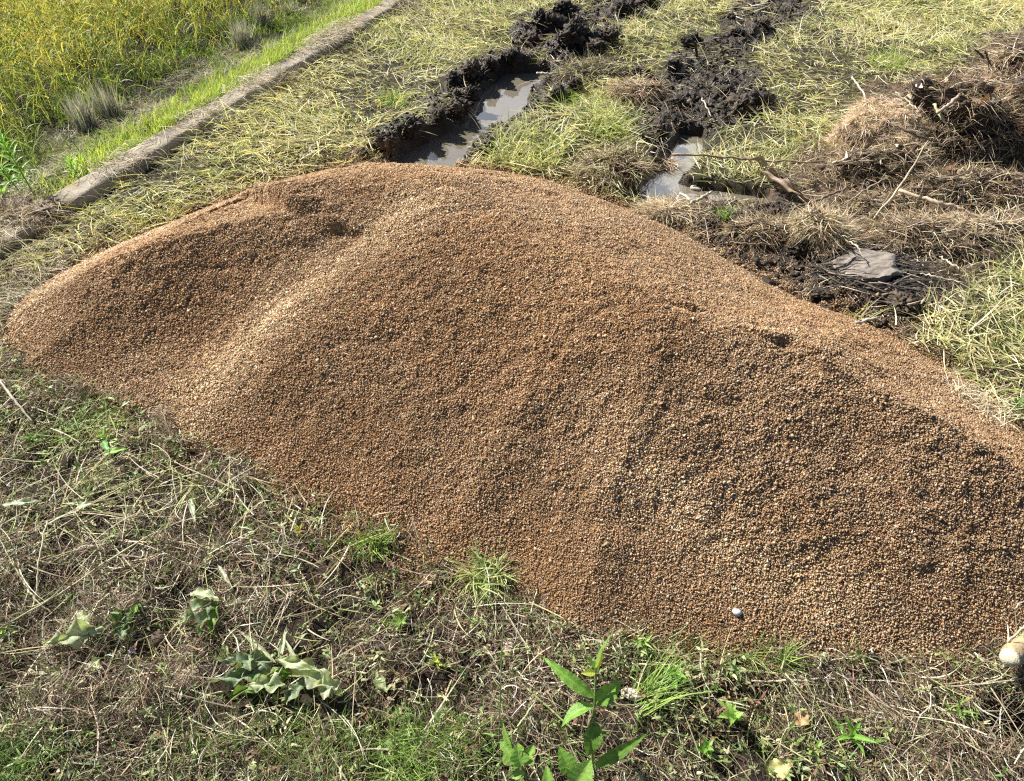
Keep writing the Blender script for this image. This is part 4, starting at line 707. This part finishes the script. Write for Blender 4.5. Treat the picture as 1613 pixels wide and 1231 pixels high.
for i_, (lab, l, r_, c_) in enumerate([
    ('long white stem lying along the lower edge of the heap', [(1180, 1072, .02), (1240, 1070, .025), (1300, 1066, .025), (1395, 1064, .02)], .0022, (.80, .74, .60)),
    ('pale stem slanting down right from the heap edge', [(1345, 1100, .02), (1400, 1125, .03), (1432, 1142, .02)], .0018, (.74, .68, .52)),
    ('arched pale stem beside the shaded hollow', [(1440, 1175, .02), (1450, 1130, .05), (1470, 1105, .05), (1500, 1130, .05), (1545, 1185, .02)], .0014, (.70, .62, .46)),
    ('long straight straw slanting across the left straws', [(0, 986, .03), (90, 930, .04), (210, 856, .04), (292, 812, .03)], .0022, (.60, .60, .36)),
    ('pale straw falling steeply at the left edge', [(0, 850, .05), (28, 905, .05), (50, 940, .04), (72, 955, .03)], .0022, (.68, .62, .42)),
    ('upright pale straw crossing the slanting one', [(75, 822, .06), (58, 880, .06), (52, 920, .05), (40, 965, .03)], .0022, (.66, .60, .42)),
    ('thin straw running up from the drooping leaf bunch', [(222, 948, .02), (228, 900, .03), (232, 870, .03)], .0016, (.62, .52, .36)),
    ('flat green stem at the left edge below the weeds', [(0, 720, .05), (60, 722, .05), (110, 702, .05)], .0022, (.46, .52, .22)),
    ('curved whitish root at the left edge under the heap end', [(0, 600, .06), (22, 630, .06), (45, 655, .06)], .004, (.60, .52, .42)),
    ('curved pale stem arching right of the stem tangle', [(232, 690, .06), (262, 705, .07), (272, 760, .03), (278, 795, .02)], .0014, (.6, .58, .36)),
    ('white stem curving below the pinkish lump', [(812, 1062, .02), (845, 1075, .03), (885, 1075, .03), (905, 1073, .02)], .0018, (.80, .76, .66)),
    ('pale blade leaning beside the lobed weed', [(806, 1165, .05), (825, 1135, .06), (843, 1105, .06)], .0022, (.52, .56, .30)),
    ('long thin straw running down from the ragged sod', [(760, 912, .03), (800, 965, .03), (850, 1050, .03), (862, 1062, .02)], .0015, (.66, .60, .44)),
    ('thin straw crossing left of the tall stalk', [(745, 1000, .02), (780, 1010, .02), (830, 1002, .02)], .0013, (.64, .60, .40)),
    ('fine straw slanting at the lower right', [(1352, 1235, .02), (1420, 1190, .03), (1475, 1140, .03)], .0013, (.70, .64, .48)),
    ('pale straw at the right edge above the hollow', [(1470, 1085, .02), (1540, 1078, .03), (1613, 1072, .03)], .0016, (.62, .54, .40)),
    ('dark reed lying on the foot of the heap', [(1510, 1040, .05), (1555, 1065, .04), (1590, 1082, .03)], .0016, (.22, .17, .10)),
    ('curled brown stem at the left foot of the heap', [(253, 640, .07), (262, 665, .07), (272, 690, .05)], .0022, (.32, .24, .15)),
    ('pale straw on the soil right of the violet chip', [(215, 1045, .01), (245, 1062, .015), (262, 1078, .01)], .0015, (.55, .42, .32)),
    ('thin curved straw at the bottom near the wilted plant', [(245, 1110, .02), (262, 1160, .03), (272, 1195, .02)], .0020, (.62, .54, .40))]):
    stick(lab, l, [r_ * .9, r_ * 1.3, r_ * .8], c_, 'straw', 'straw', 20 + i_, .0012, surf, M_STRAW, 'long single straws in front of the heap')
for i_, (lab, l, r_, c_) in enumerate([
    ('long thin brown stick lying level behind the right puddle', [(1058, 244, .05), (1120, 246, .05), (1200, 253, .05), (1288, 256, .04)], .006, (.36, .27, .18)),
    ('thick grey brown branch slanting towards the big root mass', [(1416, 300, .04), (1470, 318, .06), (1500, 324, .06), (1520, 332, .05)], .009, (.50, .40, .28)),
    ('thin fork running on from the grey brown branch', [(1515, 328, .05), (1545, 344, .04), (1590, 352, .03)], .005, (.42, .33, .23)),
    ('pale straight rod leaning on the root mass', [(1376, 345, .02), (1420, 292, .10), (1462, 222, .28)], .005, (.56, .46, .32)),
    ('dark curved branch behind the black mud', [(1245, 330, .04), (1290, 315, .05), (1320, 303, .05), (1346, 292, .05)], .006, (.22, .16, .11)),
    ('light stick lying under the tan root mat', [(1312, 258, .06), (1345, 248, .07), (1370, 232, .08)], .008, (.56, .47, .34)),
    ('dark stick across the face of the root mass', [(1404, 193, .30), (1430, 207, .30), (1466, 222, .26)], .007, (.20, .15, .10)),
    ('pale crooked stick standing behind the tan root mat', [(1342, 122, .12), (1356, 140, .10), (1366, 158, .08)], .006, (.62, .54, .42)),
    ('thin pale twig at the top of the root mass', [(1410, 146, .28), (1430, 160, .26), (1446, 172, .26)], .004, (.62, .54, .42)),
    ('green tinted stalk propped on the root mass', [(1470, 165, .36), (1482, 185, .34), (1494, 200, .30)], .006, (.52, .50, .28)),
    ('dark root stub sticking up between the ruts', [(1098, 92, .02), (1096, 70, .12), (1088, 62, .15)], .009, (.08, .06, .045)),
    ('forked dark twig on the farthest root mass', [(1535, 78, .34), (1550, 90, .30), (1562, 104, .28)], .006, (.14, .10, .07)),
    ('side branch of the farthest dark twig', [(1552, 80, .36), (1556, 92, .31), (1558, 110, .26)], .005, (.14, .10, .07)),
    ('long grey twig across the farthest root mass', [(1545, 122, .26), (1580, 132, .26), (1625, 150, .24)], .005, (.36, .30, .24)),
    ('second long grey twig just below the first', [(1530, 142, .24), (1575, 130, .26), (1618, 118, .26)], .004, (.40, .34, .27)),
    ('broad split stick leaning on top of the root mass', [(1478, 178, .36), (1500, 162, .38), (1512, 148, .38)], .009, (.44, .34, .25)),
    ('thin twig lying on the brown debris by the grass', [(1450, 432, .03), (1480, 438, .03), (1520, 446, .03)], .004, (.60, .52, .40)),
    ('short pale twig on the debris above it', [(1480, 405, .03), (1500, 415, .04), (1512, 425, .03)], .004, (.62, .54, .42)),
    ('bent pale twig beside the flat wet clod', [(1332, 378, .06), (1352, 392, .08), (1362, 408, .06)], .003, (.58, .50, .38)),
    ('light stick lying across the wet mud behind the heap', [(1330, 512, .05), (1360, 507, .05), (1385, 500, .05)], .006, (.50, .44, .38)),
    ('pale stick at the near rim of the right puddle', [(1085, 322, .02), (1105, 312, .03), (1122, 302, .03)], .007, (.56, .49, .38)),
    ('pale stick end touching the first one at the rim', [(1070, 305, .03), (1085, 313, .03), (1098, 322, .02)], .007, (.60, .54, .44)),
    ('thin dark stick across the mud right of the puddle', [(1150, 382, .03), (1180, 384, .04), (1222, 386, .03)], .004, (.26, .20, .14)),
    ('short straw stick at the far end of the left puddle', [(846, 115, .03), (858, 117, .03), (872, 116, .03)], .007, (.60, .54, .44)),
    ('pale twig standing in the mud right of the far rut', [(1106, 155, .03), (1114, 170, .05), (1120, 184, .03)], .004, (.54, .46, .36)),
    ('thin grey twig crossing the debris near the branch', [(1400, 278, .05), (1360, 302, .06), (1330, 322, .04)], .004, (.40, .32, .22)),
    ('straight brown twig in front of the root mass', [(1540, 300, .05), (1580, 290, .07), (1625, 276, .08)], .005, (.46, .37, .27)),
    ('curved twig at the right edge of the debris', [(1545, 350, .03), (1590, 330, .05), (1630, 315, .05)], .004, (.50, .42, .30))]):
    stick(lab, [(a_, b_, c2_ + .045) for a_, b_, c2_ in l], [r_ * .9, r_ * 1.15, r_ * .6], c_, seed=60 + i_, wob=.003, group='sticks torn up with the roots')
o = put('dry_leaf', leaf_geo(W3(1170, 248, .10), W3(1232, 290, .03), .032, roll=.9, arch=.10, crumple=.5, col=(.34, .26, .18)), M_STRAW); tag(o, 'broad curled dry leaf blade arching over the grass behind the heap', 'dry leaf')
o = put('dry_leaf', leaf_geo(W3(1196, 268, .05), W3(1285, 325, .03), .045, roll=-.7, arch=.05, crumple=.8, col=(.30, .23, .17)), M_STRAW); tag(o, 'flat brown dry leaf blade lying under the curled one', 'dry leaf')
o = put('dry_leaf', leaf_geo(W3(1205, 262, .06), W3(1240, 276, .04), .03, roll=.2, col=(.66, .6, .46)), M_STRAW); tag(o, 'short pale dry blade between the two larger ones', 'dry leaf')

# --- clods of mud along the ruts
DK, DK2 = (.046, .034, .023), (.13, .10, .07)
CL = [(610, 228, .10, .09), (650, 208, .10, .08), (690, 190, .09, .08), (722, 180, .10, .09), (740, 158, .09, .09), (712, 130, .09, .06), (742, 118, .10, .08), (775, 108, .08, .07), (808, 96, .10, .09), (835, 72, .12, .10), (868, 48, .16, .13), (905, 60, .15, .12), (935, 82, .12, .10), (888, 22, .13, .09), (850, 34, .10, .07), (960, 60, .09, .07), (905, 140, .07, .06), (878, 152, .09, .07), (860, 170, .06, .05), (808, 163, .035, .03), (765, 238, .08, .06), (575, 243, .05, .035), (985, 18, .14, .09), (1020, 6, .12, .09), (1010, 118, .10, .06), (1090, 72, .10, .09), (1060, 108, .09, .06), (1165, 170, .12, .08), (1195, 160, .09, .07), (1140, 150, .10, .06), (1200, 42, .10, .06), (1160, 55, .08, .05), (1065, 170, .12, .07), (1040, 205, .10, .06), (995, 262, .09, .08), (1260, 395, .07, .06), (1418, 480, .10, .05), (1290, 470, .08, .045)]
WH = ['at the foot of the heap by the left rut', 'on the left bank of the left puddle', 'farther along the left bank', 'where the left bank nears the puddle end', 'above the middle of the left puddle', 'standing back in the cut grass by the left rut', 'behind the far half of the left puddle', 'over the far end of the left puddle', 'closing the far end of the left puddle', 'low in the tall mud mound', 'forming the top left of the tall mud mound', 'in the centre of the tall mud mound', 'at the right foot of the tall mud mound', 'behind the tall mud mound', 'left of the tall mud mound', 'right of the tall mud mound', 'on the right bank of the left puddle, farther one', 'on the right bank of the left puddle, nearer one', 'just at the water on the right bank', 'standing alone in the water of the left puddle', 'in the grass at the near right rim of the left puddle', 'lying low left of all the others', 'near the top edge over the left rut', 'near the top edge beside the grass strip', 'between the ruts beside the grass strip', 'dark and upright at the left of the right rut', 'beside the right rut below the upright one', 'rounded on the right shoulder of the right rut', 'at the outer corner of the right shoulder', 'inside the right rut', 'at the far end of the right rut', 'small and low by the far end of the right rut', 'in the narrow of the right rut', 'above the right puddle', 'on the steep bank left of the right puddle', 'under the shaggy straw clump', 'at the right end of the wet black mud', 'in the wet black mud against the heap']
for i_, ((px, py, r_, h_), wh) in enumerate(zip(CL, WH)):
    b = on(px, py); b[2] = gz(b[0], b[1], terrain) + h_ * .25; o, _ = lump('mud_clod', b, (r_ * .72, r_ * .55, h_ * .68), DK, M_SOIL, 5, .62, 2.0, i_ * 2 + 1, col2=DK2 if i_ % 3 == 0 else (.045, .037, .03), rotz=i_, fold=1.0)
    tag(o, 'black mud clod ' + wh.replace(',', ''), 'mud clod', 'mud clods thrown up along the ruts')
# --- the flat wet clod
b = on(1358, 428); b[2] += .03; m_slick, t_, bs_ = mat('wet_clay'); bs_.inputs['Base Color'].default_value = (.26, .225, .19, 1); bs_.inputs['Roughness'].default_value = .45; tcn = N(t_, 'TexCoord'); nb = N(t_, 'TexNoise', Scale=30.0, Detail=5.0); mpn = N(t_, 'Mapping'); mpn.inputs['Scale'].default_value = (1, 4, 1); mpn.inputs['Rotation'].default_value = (0, 0, -.6); bp = N(t_, 'Bump', Strength=.35, Distance=.01)
t_.links.new(tcn.outputs['Object'], mpn.inputs[0]); t_.links.new(mpn.outputs[0], nb.inputs[0]); t_.links.new(nb.outputs[0], bp.inputs['Height']); t_.links.new(bp.outputs[0], bs_.inputs['Normal'])
root = empty('mud_slab', b, 'smooth grey wheel smeared clay slab on top of the black mud behind the heap', 'clay slab')
v, fc = ico(6); rr_ = 1 + .38 * n3(v, 1.5, 7) + .10 * n3(v, 6, 9); p = v * rr_[:, None] * np.array([.135, .10, .08]); p[:, 2] = np.minimum(p[:, 2], .020 + .35 * p[:, 0] * .3 + .016 * fbm(p[:, 0], p[:, 1] * 2, 12, 4, 9)); np_mesh('slab_top', p, fc, None, m_slick, root)
V_ = []; n = 900; th = U(0, 6.28, n); pr_ = np.stack([np.cos(th) * U(.10, .26, n), np.sin(th) * U(.08, .18, n) - .04, U(-.07, .012, n)], 1)
c = pal(n, [(.05, .042, .035), (.10, .085, .07), (.36, .31, .25)], [3, 2, 1]); np_mesh('muddy_stems', *ribbons(pr_, U(-.9, .6, n), rng.normal(.05, .15, n), U(-.1, .3, n), rng.normal(0, .4, n), U(.06, .2, n), U(.004, .009, n), c, 4, rng.normal(0, .5, n), c), M_SOIL, root)

# --- root mats and clumps torn out of the ground
def mat_clump(name, label, px, py, r, soil, cols, nf, seed, cat='root clump', fl=(.04, .13), fw=(.0014, .0034), hang=.5, leaves=0, zc=.15, amp=.62, rot=0.):
    nf = int(nf * 1.5); b = on(px, py); b[2] = gz(b[0], b[1], terrain); root = empty(name, b, label, cat, 'root clumps torn out of the field'); c0 = b + [0, 0, r[2] * zc]
    o, p = lump('soil_core', c0, r, soil, M_SOIL, 6, amp, 1.9, seed, parent=root, rotz=rot, fold=.9, col2=tuple(np.array(soil) * 1.8))
    p = p - np.array(root.location) * 0; me = o.data; nv = len(me.vertices); nrm = np.empty(nv * 3, np.float32); me.vertices.foreach_get('normal', nrm); nrm = nrm.reshape(-1, 3); co = np.empty(nv * 3, np.float32); me.vertices.foreach_get('co', co); co = co.reshape(-1, 3)
    pr = np.clip(.45 + 1.1 * n3(co / max(r), 3.1, seed + 4), .42, 1) * (co[:, 2] > -.04); k = rng.choice(nv, nf, p=pr / pr.sum()); q = co[k] + rng.normal(0, .004, (nf, 3)); nn = nrm[k]
    az = np.arctan2(nn[:, 1], nn[:, 0]) + rng.choice([-1, 1], nf) * rng.normal(1.35, .6, nf); el = np.arcsin(np.clip(nn[:, 2], -1, 1)) * .15 - hang * .25 + rng.normal(0, .4, nf); c = pal(nf, cols, [1] * len(cols), .16)
    np_mesh('fibres', *ribbons(q - nn * .004, az, el, U(-.3, 1.2, nf), rng.normal(0, .9, nf), U(fl[0], fl[1], nf), U(fw[0], fw[1], nf), c, 4, rng.normal(0, .8, nf), c), M_FIBRE, root)
    if leaves:
        k = rng.choice(nv, leaves, p=pr / pr.sum()); q = co[k] + nrm[k] * .012; c = pal(leaves, [(.50, .38, .27), (.70, .62, .50), (.30, .17, .10), (.42, .22, .10), (.16, .10, .08)], [3, 2, 3, 2, 2])
        np_mesh('dead_leaves', *ribbons(q, U(0, 6.28, leaves), rng.normal(0, .5, leaves), U(-1, 1, leaves), rng.normal(0, .3, leaves), U(.03, .08, leaves), U(.015, .035, leaves), c, 4, rng.normal(0, .9, leaves), c, .9), M_STRAW, root)
    return root
TP = [(.80, .64, .48), (.86, .73, .56), (.62, .46, .33), (.72, .58, .40)]; BR = [(.36, .26, .18), (.20, .14, .09), (.54, .42, .30), (.11, .08, .055)]; ST = [(.66, .56, .38), (.54, .42, .26), (.40, .29, .18), (.74, .66, .48)]
mat_clump('root_mat', 'bulging tan mat of fine pinkish roots left of the dark root mass', 1388, 228, (.25, .19, .20), (.24, .16, .11), TP, 24000, 1, leaves=30, fl=(.03, .09), fw=(.0016, .0036), amp=.5)
mat_clump('root_mass', 'big dark mass of roots with dead leaves and a deep hollow', 1502, 236, (.40, .24, .34), (.045, .032, .024), BR + ST[:1], 7000, 2, leaves=260, fw=(.0016, .004), fl=(.05, .16), amp=.55)
mat_clump('root_mass', 'dark root mass at the right edge behind the hollow one', 1622, 240, (.30, .26, .36), (.045, .032, .024), BR + ST[:2], 5000, 3, leaves=160, fl=(.05, .16), amp=.55)
mat_clump('root_mass', 'farthest root mass topped with pinkish fibres by the upper right edge', 1625, 160, (.34, .24, .30), (.05, .036, .028), BR + TP, 7000, 4, leaves=60, fw=(.002, .004), fl=(.05, .18))
mat_clump('root_clump', 'low shaggy clump of tan roots under the root mat', 1400, 272, (.24, .16, .12), (.06, .042, .03), ST + BR, 5200, 5, leaves=60)
mat_clump('root_clump', 'shaggy straw coloured clump standing in the black mud', 1290, 378, (.12, .10, .10), (.05, .036, .028), ST, 3600, 6)
mat_clump('root_clump', 'small rounded brown clump left of the shaggy straw coloured one', 1200, 365, (.14, .08, .05), (.06, .045, .035), BR + ST, 1800, 7)
mat_clump('root_clump', 'brown matted clump right of the smooth clay slab', 1450, 380, (.30, .14, .08), (.08, .058, .042), BR + ST, 5200, 8, leaves=24)
mat_clump('root_clump', 'tan matted clump near the right edge of the debris', 1560, 372, (.30, .12, .07), (.09, .065, .046), ST + TP, 5200, 9, leaves=20)
mat_clump('root_clump', 'pale fluffy root clump touching the rear foot of the heap', 1050, 340, (.14, .08, .05), (.16, .12, .09), TP + ST, 3000, 10)
mat_clump('root_clump', 'steep clump of brown roots on the bank left of the right puddle', 968, 268, (.16, .10, .07), (.05, .038, .028), BR + [(.54, .52, .28), (.6, .5, .36), (.7, .66, .4)], 3000, 11, fl=(.06, .17), fw=(.002, .005), amp=.7)
mat_clump('root_clump', 'pinkish root clump at the water in the right rut', 1045, 262, (.06, .05, .035), (.14, .09, .06), TP, 900, 12)
mat_clump('root_clump', 'reddish straw clump on the ridge between the ruts', 1000, 150, (.13, .10, .06), (.09, .06, .04), ST + [(.5, .3, .2)], 2200, 13)
mat_clump('root_clump', 'grey brown debris clump between the branch and the heap', 1390, 330, (.26, .12, .06), (.07, .052, .038), BR + ST, 4200, 14, leaves=24)
mat_clump('root_clump', 'brown clump with buried leaves before the dark root mass', 1530, 305, (.28, .13, .08), (.06, .044, .034), BR + ST, 4600, 15, leaves=60)
mat_clump('root_clump', 'greyish clump on the dug edge beyond the left puddle', 935, 118, (.20, .13, .07), (.07, .06, .045), [(.5, .46, .3), (.36, .32, .2), (.2, .16, .1)], 3600, 16, fw=(.002, .005))

# dry litter burying the near end of the kerb
mat_clump('dry_grass_pile', 'low pile of brown dry litter burying the near end of the kerb', 30, 352, (.26, .15, .07), (.11, .08, .055), ST + BR, 5200, 17, cat='dry grass pile')
mat_clump('dry_grass_pile', 'pale dead grass hanging over the middle of the kerb', 335, 192, (.10, .05, .035), (.10, .08, .05), [(.72, .66, .54), (.58, .5, .38), (.36, .30, .2)], 2600, 18, cat='dry grass pile', fl=(.06, .16), rot=1.1)
mat_clump('dry_grass_pile', 'dark rooted mound of dead grass against the far half of the kerb', 445, 140, (.13, .06, .05), (.06, .045, .03), [(.6, .53, .42), (.42, .34, .24), (.2, .15, .1)], 3200, 19, cat='dry grass pile', fl=(.06, .17), rot=1.1)
mat_clump('dry_grass_pile', 'pale dead grass heap over the far end of the kerb at the top edge', 635, 18, (.15, .07, .07), (.10, .08, .05), [(.72, .66, .54), (.58, .5, .38), (.36, .30, .2)], 3000, 20, cat='dry grass pile', fl=(.06, .18), rot=1.1)
for o_ in S.objects:
    if o_.get('category') == 'dry grass pile': o_['group'] = 'piles of dead grass along the kerb'
